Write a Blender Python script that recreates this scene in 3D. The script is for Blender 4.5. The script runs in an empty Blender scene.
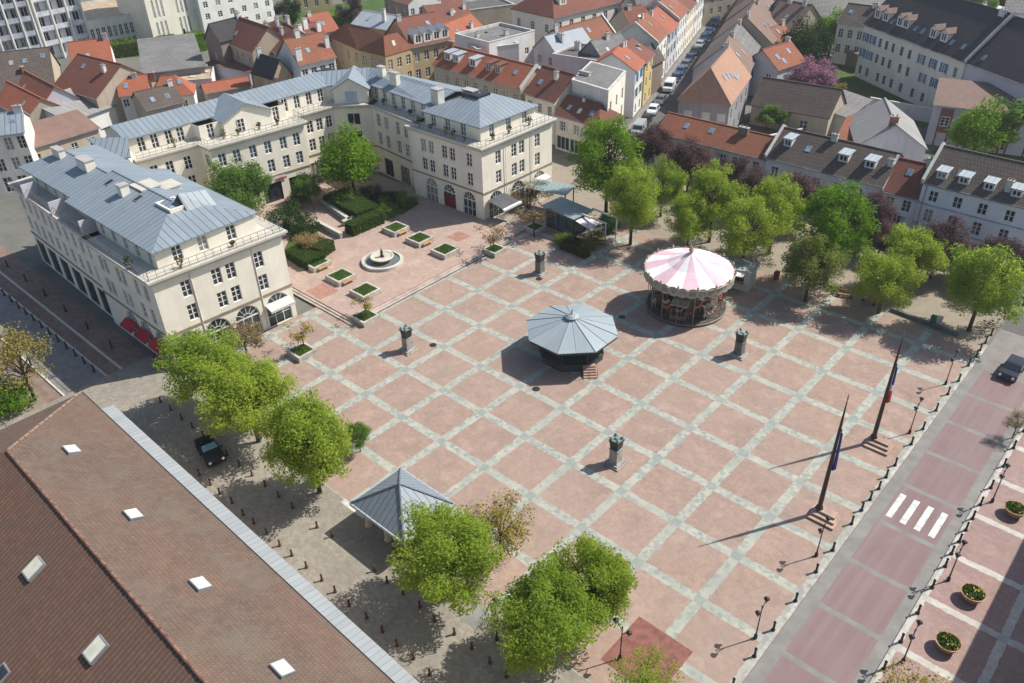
import bpy, bmesh, math, random
from mathutils import Vector, Matrix
rnd = random.Random(7)
S = 5.7                                    # one paving cell of the square, in metres
sc = bpy.context.scene
COL = sc.collection
R = math.radians

# ------------------------------------------------------------------ camera (solved from the paving grid)
CP = Vector((6.09001798, -7.88916374, 9.09814111)) * S
YAW, PIT, ROL, FPX = 2.31904072, 0.593129819, -0.0282742299, 818.97097
FW = Vector((math.cos(YAW)*math.cos(PIT), math.sin(YAW)*math.cos(PIT), -math.sin(PIT)))
_x = Vector((math.sin(YAW), -math.cos(YAW), 0)); _y = _x.cross(FW)
RX = math.cos(ROL)*_x + math.sin(ROL)*_y
RY = -math.sin(ROL)*_x + math.cos(ROL)*_y
cam = bpy.data.cameras.new('camera'); cam.sensor_width = 36; cam.lens = FPX/1024*36
cam.clip_start = 1; cam.clip_end = 3000
camo = bpy.data.objects.new('camera', cam); COL.objects.link(camo)
M3 = Matrix((RX, RY, -FW)).transposed()
camo.matrix_world = Matrix.Translation(CP) @ M3.to_4x4()
sc.camera = camo

def P(px, py, z=0.0):
    """survey point of the photograph on the horizontal plane at height z"""
    d = FW*FPX + RX*(px-512) + RY*(341.5-py)
    t = (z-CP.z)/d.z
    return CP + d*t

# ------------------------------------------------------------------ light
SAZ, SEL = 60, 48
w = bpy.data.worlds.new('World'); sc.world = w; w.use_nodes = True
nt = w.node_tree; nt.nodes.clear()
sky = nt.nodes.new('ShaderNodeTexSky'); sky.sky_type = 'NISHITA'; sky.sun_disc = False
sky.sun_elevation = R(SEL); sky.sun_rotation = R(90-SAZ); sky.air_density = 1.0; sky.dust_density = 1.2
bg = nt.nodes.new('ShaderNodeBackground'); bg.inputs[1].default_value = 0.10
wo = nt.nodes.new('ShaderNodeOutputWorld')
nt.links.new(sky.outputs[0], bg.inputs[0]); nt.links.new(bg.outputs[0], wo.inputs[0])
sl = bpy.data.lights.new('sun', 'SUN'); sl.energy = 4.4; sl.angle = R(0.53); sl.color = (1, .955, .88)
so = bpy.data.objects.new('sun', sl); COL.objects.link(so)
sd = Vector((math.cos(R(SAZ))*math.cos(R(SEL)), math.sin(R(SAZ))*math.cos(R(SEL)), math.sin(R(SEL))))
so.rotation_euler = sd.to_track_quat('Z', 'Y').to_euler(); so.location = (0, 0, 120)
vs = sc.view_settings; vs.view_transform = 'Standard'; vs.look = 'None'; vs.exposure = 0.6; vs.gamma = 1
vs.use_curve_mapping = False

# ------------------------------------------------------------------ tagging
def tag(o, label, cat, group=None, kind=None):
    if label: o['label'] = label
    if cat: o['category'] = cat
    if group: o['group'] = group
    if kind: o['kind'] = kind
    return o
def empty(name, loc, rz=0, label=None, cat=None, group=None):
    o = bpy.data.objects.new(name, None); COL.objects.link(o)
    o.empty_display_size = .3; o.location = loc; o.rotation_euler = (0, 0, rz)
    return tag(o, label, cat, group)
KIDS = {}
def link(name, me, parent=None, loc=(0, 0, 0), rz=0, rot=None):
    o = bpy.data.objects.new(name, me); COL.objects.link(o)
    o.location = loc; o.rotation_euler = rot if rot else (0, 0, rz)
    if parent:
        o.parent = parent
        KIDS.setdefault(parent.name, []).append(o)
    return o
def dup(o, loc=None, rz=None, label=None, group=None, parent=None, scale=None):
    """copy of a thing with copies of its parts and sub-parts"""
    c = o.copy(); COL.objects.link(c)
    if parent: c.parent = parent
    if loc is not None: c.location = loc
    if rz is not None: c.rotation_euler = (0, 0, rz)
    if scale is not None: c.scale = (scale, scale, scale) if not hasattr(scale, '__len__') else scale
    if label: c['label'] = label
    if group: c['group'] = group
    for k in KIDS.get(o.name, []):
        kc = dup(k, parent=c)
        KIDS.setdefault(c.name, []).append(kc)
    return c

# ------------------------------------------------------------------ mesh builder
class MB:
    def __init__(self): self.v = []; self.f = []; self.m = []
    def face(self, pts, m=0):
        i = len(self.v); self.v += [tuple(p) for p in pts]
        self.f.append(tuple(range(i, i+len(pts)))); self.m.append(m)
    def box(self, a, b, m=0, M=None):
        (x0, y0, z0), (x1, y1, z1) = a, b
        p = [Vector(q) for q in ((x0,y0,z0),(x1,y0,z0),(x1,y1,z0),(x0,y1,z0),(x0,y0,z1),(x1,y0,z1),(x1,y1,z1),(x0,y1,z1))]
        if M is not None: p = [M @ q for q in p]
        i = len(self.v); self.v += [tuple(q) for q in p]
        for f in ((0,3,2,1),(4,5,6,7),(0,1,5,4),(1,2,6,5),(2,3,7,6),(3,0,4,7)):
            self.f.append(tuple(i+k for k in f)); self.m.append(m)
    def prism(self, poly, z0, z1, m=0, top=None):
        n = len(poly); i = len(self.v)
        self.v += [(p[0], p[1], z0) for p in poly] + [(p[0], p[1], z1) for p in poly]
        self.f.append(tuple(i+k for k in reversed(range(n)))); self.m.append(m)
        self.f.append(tuple(i+n+k for k in range(n))); self.m.append(m if top is None else top)
        for k in range(n):
            j = (k+1) % n
            self.f.append((i+k, i+j, i+n+j, i+n+k)); self.m.append(m)
    def tube(self, p0, p1, r0, r1, n=8, m=0, caps=True):
        p0, p1 = Vector(p0), Vector(p1); d = (p1-p0)
        if d.length < 1e-6: return
        d.normalize(); a = d.orthogonal().normalized(); b = d.cross(a); i = len(self.v)
        for p, r in ((p0, r0), (p1, r1)):
            for k in range(n):
                t = 2*math.pi*k/n; self.v.append(tuple(p + a*(r*math.cos(t)) + b*(r*math.sin(t))))
        for k in range(n):
            j = (k+1) % n; self.f.append((i+k, i+j, i+n+j, i+n+k)); self.m.append(m)
        if caps:
            self.f.append(tuple(i+k for k in reversed(range(n)))); self.m.append(m)
            self.f.append(tuple(i+n+k for k in range(n))); self.m.append(m)
    def lathe(self, prof, n=16, c=(0, 0), m=0, ph=0, capt=True, capb=True):
        i = len(self.v)
        for r, z in prof:
            for k in range(n):
                t = 2*math.pi*k/n+ph; self.v.append((c[0]+r*math.cos(t), c[1]+r*math.sin(t), z))
        for s in range(len(prof)-1):
            for k in range(n):
                j = (k+1) % n; a = i+s*n
                self.f.append((a+k, a+j, a+n+j, a+n+k)); self.m.append(m)
        if capb: self.f.append(tuple(i+k for k in reversed(range(n)))); self.m.append(m)
        if capt:
            a = i+(len(prof)-1)*n; self.f.append(tuple(a+k for k in range(n))); self.m.append(m)
    def mesh(self, name, mats, smooth=False):
        me = bpy.data.meshes.new(name); me.from_pydata(self.v, [], self.f)
        if not isinstance(mats, (list, tuple)): mats = [mats]
        for x in mats: me.materials.append(x)
        if len(mats) > 1: me.polygons.foreach_set('material_index', self.m)
        uv = me.uv_layers.new(name='UV').data
        Z = Vector((0, 0, 1))
        for p in me.polygons:
            n = p.normal
            if abs(n.z) > .995: a, b = Vector((1, 0, 0)), Vector((0, 1, 0))
            else:
                nn = n if n.z >= -1e-4 else -n
                a = Z.cross(nn).normalized(); b = nn.cross(a)
            for li in p.loop_indices:
                c = me.vertices[me.loops[li].vertex_index].co
                uv[li].uv = (c.dot(a), c.dot(b))
        if smooth: me.polygons.foreach_set('use_smooth', [True]*len(me.polygons))
        me.update(); return me
    def build(self, name, mats, parent=None, loc=(0, 0, 0), rz=0, smooth=False):
        return link(name, self.mesh(name, mats, smooth), parent, loc, rz)

# ------------------------------------------------------------------ materials
class NT:
    def __init__(self, name):
        self.m = bpy.data.materials.new(name); self.m.use_nodes = True
        self.t = self.m.node_tree; self.b = self.t.nodes['Principled BSDF']
    def n(self, typ, **kw):
        x = self.t.nodes.new('ShaderNode'+typ)
        for k, v in kw.items():
            if k.startswith('i_'):
                s = x.inputs[int(k[2:])] if k[2:].isdigit() else x.inputs[k[2:]]
                if hasattr(v, 'is_output') or isinstance(v, bpy.types.NodeSocket): self.t.links.new(v, s)
                else: s.default_value = v
            else: setattr(x, k, v)
        return x
    def math(self, op, a, b=0.0, c=None, clamp=False):
        x = self.n('Math', operation=op, use_clamp=clamp)
        for i, v in enumerate((a, b, c)):
            if v is None: continue
            if isinstance(v, bpy.types.NodeSocket): self.t.links.new(v, x.inputs[i])
            else: x.inputs[i].default_value = v
        return x.outputs[0]
    def mix(self, f, a, b, mode='MIX'):
        x = self.n('Mix', data_type='RGBA', blend_type=mode)
        for i, v in ((0, f), (6, a), (7, b)):
            if isinstance(v, bpy.types.NodeSocket): self.t.links.new(v, x.inputs[i])
            else: x.inputs[i].default_value = v if i == 0 else (*v[:3], 1)
        return x.outputs[2]
    def noise(self, scale, vec=None, detail=3, rough=.6, lo=.35, hi=.65):
        x = self.n('TexNoise'); x.inputs['Scale'].default_value = scale; x.inputs['Detail'].default_value = detail
        x.inputs['Roughness'].default_value = rough
        if vec is not None: self.t.links.new(vec, x.inputs['Vector'])
        r = self.n('MapRange', i_0=x.outputs[0]); r.inputs[1].default_value = lo; r.inputs[2].default_value = hi
        return r.outputs[0]
    def pos(self): return self.n('NewGeometry').outputs['Position']
    def uv(self): return self.n('UVMap').outputs[0]
    def sep(self, v):
        x = self.n('SeparateXYZ', i_0=v); return x.outputs
    def comb(self, a, b, c=0.0):
        x = self.n('CombineXYZ')
        for i, v in enumerate((a, b, c)):
            if isinstance(v, bpy.types.NodeSocket): self.t.links.new(v, x.inputs[i])
            else: x.inputs[i].default_value = v
        return x.outputs[0]
    def white(self, vec):
        return self.n('TexWhiteNoise', i_0=vec).outputs[0]
    def fract(self, a, per, off=0.0):
        return self.math('FRACT', self.math('ADD', self.math('DIVIDE', a, per), off))
    def cellid(self, a, per, off=0.0):
        return self.math('FLOOR', self.math('ADD', self.math('DIVIDE', a, per), off))
    def out(self, col, rough=.8, spec=.3, bump=None, bs=.3, bd=.02, metal=0):
        if isinstance(col, bpy.types.NodeSocket): self.t.links.new(col, self.b.inputs['Base Color'])
        else: self.b.inputs['Base Color'].default_value = (*col[:3], 1)
        self.b.inputs['Roughness'].default_value = rough
        self.b.inputs['Specular IOR Level'].default_value = spec
        self.b.inputs['Metallic'].default_value = metal
        if bump is not None:
            x = self.n('Bump', i_Height=bump); x.inputs['Strength'].default_value = bs; x.inputs['Distance'].default_value = bd
            self.t.links.new(x.outputs[0], self.b.inputs['Normal'])
        return self.m
def mul(c, k): return tuple(min(1, v*k) for v in c[:3])
MATS = {}
def plain(name, c, rough=.7, spec=.3, var=.25, scale=.6, metal=0):
    if name in MATS: return MATS[name]
    t = NT(name); p = t.pos()
    a = t.mix(t.noise(scale, p, 4), mul(c, 1-var), mul(c, 1+var*.6))
    MATS[name] = t.out(a, rough, spec, metal=metal); return MATS[name]
def stucco(name, c, dirt=.3):
    """painted render with faint streaks and soiling of its own"""
    if name in MATS: return MATS[name]
    t = NT(name); p = t.pos(); s = t.sep(p)
    streak = t.noise(1.0, t.comb(t.math('MULTIPLY', s[0], 1.3), t.math('MULTIPLY', s[1], 1.3), t.math('MULTIPLY', s[2], .12)), 4, .6, .4, .75)
    a = t.mix(t.noise(.25, p, 5), mul(c, .9), mul(c, 1.06))
    a = t.mix(t.math('MULTIPLY', streak, dirt), a, mul(c, .62))
    a = t.mix(t.math('MULTIPLY', t.noise(3.5, p, 3), .14), a, mul(c, .7))
    MATS[name] = t.out(a, .9, .2, t.noise(14, p, 3), .15, .01); return MATS[name]
def tiles(name, c1, c2, c3, pu=.26, pv=.36, patch=.12, gap=.5, moss=None):
    """clay or slate tiles: rows across the slope, columns down it, each tile its own shade, weathered patches"""
    if name in MATS: return MATS[name]
    t = NT(name); s = t.sep(t.uv()); p = t.pos()
    oi = t.n('ObjectInfo').outputs['Random']
    row = t.cellid(s[1], pv)
    uo = t.math('ADD', s[0], t.math('MULTIPLY', t.math('MODULO', row, 2.0), pu*.5))
    rid = t.white(t.comb(t.cellid(uo, pu), row, oi))
    a = t.mix(rid, c1, c2)
    a = t.mix(t.math('MULTIPLY', t.noise(patch, p, 5, .65), .8), a, c3)
    a = t.mix(t.math('MULTIPLY', t.noise(patch*7, p, 4), .45), a, mul(c1, .6))
    fv = t.fract(s[1], pv); fu = t.fract(uo, pu)
    g = t.math('MAXIMUM', t.math('LESS_THAN', fv, .16), t.math('MULTIPLY', t.math('LESS_THAN', fu, .18), .7))
    a = t.mix(t.math('MULTIPLY', g, gap), a, mul(c1, .3))
    if moss: a = t.mix(t.math('MULTIPLY', t.noise(patch*2.2, p, 6, .7, .48, .72), .8), a, moss)
    a = t.mix(t.math('MULTIPLY', t.noise(3.4, p, 5, .8, .55, .72), .45), a, mul(c1, 1.45))
    a = t.mix(t.math('MULTIPLY', t.noise(2.1, t.comb(t.math('ADD', s[0], 17.0), s[1]), 5, .8, .55, .7), .4), a, mul(c2, .6))
    h = t.math('ADD', t.math('MULTIPLY', fv, -.6), t.math('SINE', t.math('MULTIPLY', fu, 3.1416)))
    MATS[name] = t.out(a, .85, .25, h, .45, .05); return MATS[name]
def pantile(name, c1, c2, c3, pu=.36, moss=None):
    """tiles whose rolls run down the slope"""
    if name in MATS: return MATS[name]
    t = NT(name); s = t.sep(t.uv()); p = t.pos()
    fu = t.fract(s[0], pu); fv = t.fract(s[1], .4)
    rid = t.white(t.comb(t.cellid(s[0], pu), t.cellid(s[1], .4)))
    a = t.mix(rid, c1, c2)
    a = t.mix(t.math('MULTIPLY', t.noise(.16, p, 5, .7), .85), a, c3)
    a = t.mix(t.math('MULTIPLY', t.noise(1.7, p, 5, .7), .4), a, mul(c1, .5))
    if moss: a = t.mix(t.math('MULTIPLY', t.noise(.3, p, 6, .7, .5, .75), .7), a, moss)
    a = t.mix(t.math('MULTIPLY', t.math('LESS_THAN', fu, .4), .8), a, mul(c1, .34))
    a = t.mix(t.math('MULTIPLY', t.math('LESS_THAN', fv, .15), .35), a, mul(c1, .4))
    MATS[name] = t.out(a, .85, .25, t.math('SINE', t.math('MULTIPLY', fu, 3.1416)), .6, .08); return MATS[name]
def zinc(name, c, per=.62, dark=.5, rough=.5):
    """sheet zinc with standing seams down the slope"""
    if name in MATS: return MATS[name]
    t = NT(name); s = t.sep(t.uv()); p = t.pos()
    fu = t.fract(s[0], per); pan = t.white(t.comb(t.cellid(s[0], per), t.cellid(s[1], 3.1)))
    a = t.mix(pan, mul(c, .9), mul(c, 1.07))
    a = t.mix(t.math('MULTIPLY', t.noise(.35, p, 6, .7), .4), a, mul(c, .78))
    st = t.noise(1.0, t.comb(t.math('MULTIPLY', s[0], 2.2), t.math('MULTIPLY', s[1], .25)), 4)
    a = t.mix(t.math('MULTIPLY', st, .22), a, mul(c, 1.25))
    a = t.mix(t.math('MULTIPLY', t.math('LESS_THAN', fu, .12), min(1, dark*1.35)), a, mul(c, .35))
    a = t.mix(t.math('MULTIPLY', t.math('GREATER_THAN', fu, .93), dark*.5), a, mul(c, 1.4))
    h = t.math('LESS_THAN', t.math('ABSOLUTE', t.math('SUBTRACT', fu, .05)), .06)
    MATS[name] = t.out(a, rough, .35, h, .5, .04); return MATS[name]
def glassy(name, c, rough=.12):
    """window glass over a dark room; some panes have a curtain behind them"""
    if name in MATS: return MATS[name]
    t = NT(name); p = t.pos(); oi = t.n('ObjectInfo').outputs['Random']
    cur = t.math('MULTIPLY', t.math('GREATER_THAN', oi, .84), t.math('ADD', .35, t.math('MULTIPLY', t.noise(2.5, p, 2), .4)))
    a = t.mix(cur, t.mix(t.noise(.9, p, 3), mul(c, .5), mul(c, 1.5)), (.38, .36, .32))
    MATS[name] = t.out(a, rough, .6); return MATS[name]
def leaf(name, c1, c2, tr=.5):
    """leaves: each face its own green, light passing through"""
    if name in MATS: return MATS[name]
    t = NT(name); g = t.n('NewGeometry')
    oi = t.n('ObjectInfo').outputs['Random']
    col = t.mix(g.outputs['Random Per Island'], c1, c2)
    col = t.mix(t.math('MULTIPLY', oi, .6), col, (c1[0]*.62, c1[1]*.8, c1[2]*.9))
    t.t.nodes.remove(t.b)
    d = t.n('BsdfDiffuse', i_0=col); tl = t.n('BsdfTranslucent', i_0=t.mix(.5, col, mul(c2, 1.25)))
    mx = t.n('MixShader'); mx.inputs[0].default_value = tr*.7
    t.t.links.new(d.outputs[0], mx.inputs[1]); t.t.links.new(tl.outputs[0], mx.inputs[2])
    o = [x for x in t.t.nodes if x.type == 'OUTPUT_MATERIAL'][0]
    t.t.links.new(mx.outputs[0], o.inputs[0])
    MATS[name] = t.m; return t.m

# paving of the square: pink setts in square cells between bands of pale and grey stone
def square_mat(name, c1, c2, bandw, per=S, vein=.5, bandc=((.41,.395,.325),(.225,.26,.235)), offx=0.0, onlyy=False, wear=.35, bandx=None):
    t = NT(name); p = t.pos(); s = t.sep(p)
    def edge(a, off):
        return t.math('ABSOLUTE', t.math('SUBTRACT', t.fract(a, per, .5+off), .5))
    rag = t.math('MULTIPLY', t.math('SUBTRACT', t.noise(2.2, p, 3, .6, .3, .7), .5), .12/per)
    bx = t.math('LESS_THAN', t.math('ADD', edge(s[0], offx), rag), bandw/2/per); by = t.math('LESS_THAN', t.math('ADD', edge(s[1], 0), rag), bandw/2/per)
    if onlyy: band = by; cross = by
    else: band = t.math('MAXIMUM', bx, by); cross = t.math('MINIMUM', bx, by)
    wob = t.noise(1.3, p, 2, .5, .3, .7)
    vo = t.n('TexVoronoi', feature='F1'); vo.inputs['Scale'].default_value = 2.6; vo.inputs['Randomness'].default_value = .8; t.t.links.new(p, vo.inputs['Vector'])
    stone = t.white(vo.outputs['Position'])
    stone = t.math('POWER', stone, 1.5)
    stone = t.math('MAXIMUM', stone, t.math('MULTIPLY', t.noise(.16, p, 4, .7, .45, .7), .7))
    bc = t.mix(stone, bandc[0], bandc[1])
    bc = t.mix(t.math('MULTIPLY', cross if not onlyy else 0.0, .75), bc, mul(bandc[1], .95))
    bc = t.mix(t.math('MULTIPLY', t.noise(.5, p, 5), .3), bc, mul(bandc[1], .8))
    cid = t.white(t.comb(t.cellid(s[0], per, .0), t.cellid(s[1], per, .0), 1.0))
    pk = t.mix(cid, c1, c2)
    row = t.cellid(s[1], .12)
    br = t.white(t.comb(t.cellid(t.math('ADD', s[0], t.math('MULTIPLY', t.math('MODULO', row, 2.0), .12)), .24), row, 5.0))
    pk = t.mix(t.math('MULTIPLY', br, .35), pk, mul(c1, .72))
    pk = t.mix(t.math('MULTIPLY', t.noise(.22, p, 6, .7, .4, .7), wear), pk, mul(c2, 1.25))
    pk = t.mix(t.math('MULTIPLY', t.noise(.9, p, 5, .7, .45, .75), wear), pk, mul(c1, .6))
    pk = t.mix(t.math('MULTIPLY', t.noise(.045, p, 3, .6, .35, .65), .4), pk, (c2[0]*1.08, c2[1]*1.02, c2[2]*.88))
    fine = t.noise(2.2, p, 6, .9, .4, .62); pk = t.mix(t.math('MULTIPLY', fine, .5), pk, mul(c1, .58))
    stain = t.noise(.32, p, 6, .75, .5, .7); pk = t.mix(t.math('MULTIPLY', stain, .6), pk, (c1[0]*.62, c1[1]*.66, c1[2]*.66))
    pale = t.noise(.5, t.comb(t.math('ADD', s[0], 31.0), s[1]), 6, .75, .5, .7); pk = t.mix(t.math('MULTIPLY', pale, .6), pk, (c2[0]*1.2, c2[1]*1.25, c2[2]*1.25))
    st = t.n('TexVoronoi'); st.inputs['Scale'].default_value = .35; t.t.links.new(p, st.inputs['Vector'])
    pk = t.mix(t.math('MULTIPLY', t.math('LESS_THAN', st.outputs[0], .05), .5), pk, mul(c1, .45))
    col = t.mix(band, pk, bc)
    col = t.mix(t.math('MULTIPLY', t.noise(.06, p, 4, .6, .4, .65), .18), col, (.30, .27, .24))
    MATS[name] = t.out(col, .85, .25); return MATS[name]
def ground_mat(name, c1, c2, c3, sc1=.12, fine=6, sett=None):
    t = NT(name); p = t.pos(); s = t.sep(p)
    a = t.mix(t.noise(sc1, p, 6, .65), c1, c2)
    a = t.mix(t.math('MULTIPLY', t.noise(sc1*7, p, 5, .7, .45, .7), .5), a, c3)
    a = t.mix(t.math('MULTIPLY', t.noise(fine, p, 3), .3), a, mul(c1, .65))
    if sett:
        r = t.cellid(s[1], sett)
        k = t.white(t.comb(t.cellid(t.math('ADD', s[0], t.math('MULTIPLY', t.math('MODULO', r, 2.0), sett*.7)), sett*1.4), r))
        a = t.mix(t.math('MULTIPLY', k, .45), a, mul(c1, .55))
    MATS[name] = t.out(a, .92, .2); return MATS[name]
# ------------------------------------------------------------------ palette
CREAM = stucco('cream_stucco', (.76, .705, .59), .22)
CREAM2 = stucco('pale_stucco', (.74, .69, .59), .3)
WHITEW = stucco('white_stucco', (.70, .69, .65), .25)
WHITE2 = stucco('bluish_white_stucco', (.77, .78, .79), .25)
OCHRE = stucco('ochre_stucco', (.46, .35, .20), .4)
GREYW = stucco('grey_render', (.27, .26, .27), .5)
GREYL = stucco('light_grey_render', (.54, .53, .54), .45)
PINKW = stucco('pinkish_render', (.72, .645, .565), .3)
BEIGE = stucco('beige_render', (.45, .38, .29), .5)
BROWNW = stucco('brown_render', (.24, .19, .15), .5)
YELLW = stucco('yellow_render', (.55, .43, .19), .3)
LILAC = stucco('lilac_render', (.52, .50, .55), .3)
STONE = stucco('pale_stone', (.50, .47, .40), .35)
CONC = stucco('concrete', (.36, .35, .33), .5)
TERRA = tiles('orange_tiles', (.32, .115, .062), (.235, .087, .05), (.165, .085, .058))
TERRB = tiles('bright_orange_tiles', (.42, .13, .067), (.33, .10, .055), (.25, .10, .065))
TERRD = tiles('red_brown_tiles', (.24, .085, .055), (.17, .065, .048), (.12, .065, .05))
BROWN = tiles('brown_tiles', (.135, .100, .085), (.095, .075, .066), (.08, .068, .06), .4, .62, gap=.6, moss=(.11, .095, .075))
BROWNP = tiles('pinkish_brown_tiles', (.25, .165, .13), (.20, .135, .11), (.16, .12, .10))
PEACH = tiles('peach_tiles', (.46, .26, .17), (.38, .22, .15), (.33, .21, .16))
SLATE = tiles('dark_slates', (.050, .052, .062), (.036, .038, .046), (.06, .056, .056), .3, .25)
GREYT = tiles('grey_roofing', (.17, .165, .16), (.13, .128, .125), (.22, .21, .20), .9, 1.2, .2, .3)
SHED = zinc('fibre_cement_sheets', (.25, .245, .235), 1.1, .3, .9)
BIGT = tiles('weathered_hall_tiles', (.148, .100, .076), (.10, .075, .061), (.165, .104, .074), .24, .3, .13, .3, moss=(.135, .112, .088))
BIGP = pantile('weathered_hall_pantiles', (.235, .122, .080), (.15, .088, .064), (.165, .11, .082), .36, moss=(.14, .11, .08))
ZINC = zinc('blue_grey_zinc', (.205, .245, .275), .8, .8)
ZINCW = zinc('pale_zinc', (.34, .385, .41), .7, .45)
ZINCL = zinc('light_zinc_strip', (.28, .295, .295), .5, .3, .75)
ZINCD = zinc('dark_zinc', (.15, .19, .23), .6, .5)
GLASS = glassy('window_glass', (.022, .026, .032))
GLASSB = glassy('bluish_glass', (.05, .085, .12))
SHOPG = glassy('shop_glass', (.03, .045, .045))
WHITE = plain('white_paint', (.68, .68, .66), .5, .4, .12)
OFFW = plain('off_white_paint', (.55, .54, .50), .6, .3, .2)
BLUESH = plain('blue_shutter_paint', (.09, .19, .34), .6)
PALESH = plain('pale_blue_shutter_paint', (.33, .42, .52), .6)
WSH = plain('white_shutter_paint', (.55, .57, .58), .6)
DKRED = plain('dark_red_paint', (.16, .02, .025), .5)
RED = plain('red_canvas', (.42, .02, .03), .8)
DARK = plain('dark_metal', (.02, .022, .025), .5, .4)
DKGREEN = plain('dark_green_metal', (.018, .035, .032), .5, .4)
GREYM = plain('grey_metal', (.22, .23, .24), .5, .4)
BRONZE = plain('dark_bronze', (.022, .026, .024), .5, .5)
PATINA = plain('green_patina', (.20, .26, .23), .7)
WOOD = plain('bench_wood', (.42, .23, .09), .7)
IRON = plain('rusty_brown_iron', (.085, .035, .025), .7)
RAIL = plain('grey_railing', (.13, .135, .14), .5, .4)
BRICK = plain('chimney_brick', (.27, .12, .08), .9, .2, .35, 3)
CLAY = plain('chimney_clay', (.30, .16, .11), .8)
SOIL = plain('dry_soil', (.16, .12, .075), .95, .1, .4, 2)
SKYL = glassy('skylight_glass', (.16, .24, .32), .15)
PALEP = plain('pale_translucent_plastic', (.60, .58, .46), .5, .3, .15, 2)

# ------------------------------------------------------------------ windows, shutters and doors share their meshes by size
WC = {}
def frame_mesh(w, h, style):
    k = (round(w, 2), round(h, 2), style)
    if k in WC: return WC[k]
    f, p = MB(), MB(); b = .07
    if style == 'arch':
        r = w/2; s = h-r; n = 12
        arc = [(r+r*math.cos(math.pi*i/n), s+r*math.sin(math.pi*i/n)) for i in range(n+1)]
        inn = [(r+(r-.13)*math.cos(math.pi*i/n), s+(r-.13)*math.sin(math.pi*i/n)) for i in range(n+1)]
        for i in range(n):
            q = [arc[i], arc[i+1], inn[i+1], inn[i]]
            f.face([(x, -.05, z) for x, z in q]); f.face([(inn[i][0], -.05, inn[i][1]), (inn[i+1][0], -.05, inn[i+1][1]), (inn[i+1][0], 0, inn[i+1][1]), (inn[i][0], 0, inn[i][1])])
        for i in range(2, n-1, 2):
            a = math.pi*i/n
            f.tube((r+.32*r*math.cos(a), -.03, s+.32*r*math.sin(a)), (r+(r-.1)*math.cos(a), -.03, s+(r-.1)*math.sin(a)), .04, .04, 4)
        for i in range(8):
            a, c = math.pi*i/8, math.pi*(i+1)/8
            f.tube((r+.34*r*math.cos(a), -.03, s+.34*r*math.sin(a)), (r+.34*r*math.cos(c), -.03, s+.34*r*math.sin(c)), .04, .04, 4)
        f.box((0, -.06, s-.08), (w, 0, s+.08))
        for x in (0, w/3-.04, 2*w/3-.04, w-.1): f.box((x, -.05, 0), (x+.09, 0, s-.08))
        f.box((.09, -.05, s*.5), (w-.1, -.005, s*.5+.07))
        p.face([(0, 0, 0), (w, 0, 0)] + [(x, 0, z) for x, z in arc])
    else:
        f.box((0, -.05, 0), (b, 0, h)); f.box((w-b, -.05, 0), (w, 0, h))
        f.box((b, -.05, 0), (w-b, 0, b)); f.box((b, -.05, h-b), (w-b, 0, h))
        if style in ('two', 'far'): f.box((w/2-.06, -.055, b), (w/2+.06, 0, h-b))
        if style == 'two':
            for zz in ((.36, .68) if h > 1.5 else (.5,)):
                f.box((b, -.045, h*zz-.03), (w/2-.06, 0, h*zz+.03)); f.box((w/2+.06, -.045, h*zz-.03), (w-b, 0, h*zz+.03))
        if style == 'wide':
            nn = max(2, int(w/.9))
            for i in range(1, nn): f.box((w*i/nn-.04, -.05, b), (w*i/nn+.04, 0, h-b))
        p.face([(b*.5, -.004, b*.5), (w-b*.5, -.004, b*.5), (w-b*.5, -.004, h-b*.5), (b*.5, -.004, h-b*.5)])
    WC[k] = (f, p, {}); return WC[k]
def add_window(par, x, y, z, rz, w, h, style='two', fm=None, gm=None, name='window', pname='pane', depth=.16):
    f, p, c = frame_mesh(w, h, style); fm = fm or WHITE; gm = gm or GLASS
    kf, kp = ('f', fm.name), ('p', gm.name)
    if kf not in c: c[kf] = f.mesh('window_frame', fm)
    if kp not in c: c[kp] = p.mesh('window_pane', gm)
    d = Vector((-math.sin(rz), math.cos(rz), 0))*depth
    o = link(name, c[kf], par, (x+d.x, y+d.y, z), rz)
    link(pname, c[kp], o)
    return o
SC = {}
def add_shutter(par, x, y, z, rz, w, h, mat):
    k = (round(w, 2), round(h, 2), mat.name)
    if k not in SC:
        m = MB(); m.box((0, -.06, 0), (w, -.01, h))
        for i in range(1, int(h/.22)): m.box((.06, -.075, i*.22), (w-.06, -.06, i*.22+.1))
        SC[k] = m.mesh('shutter', mat)
    link('shutter', SC[k], par, (x, y, z), rz)

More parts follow.
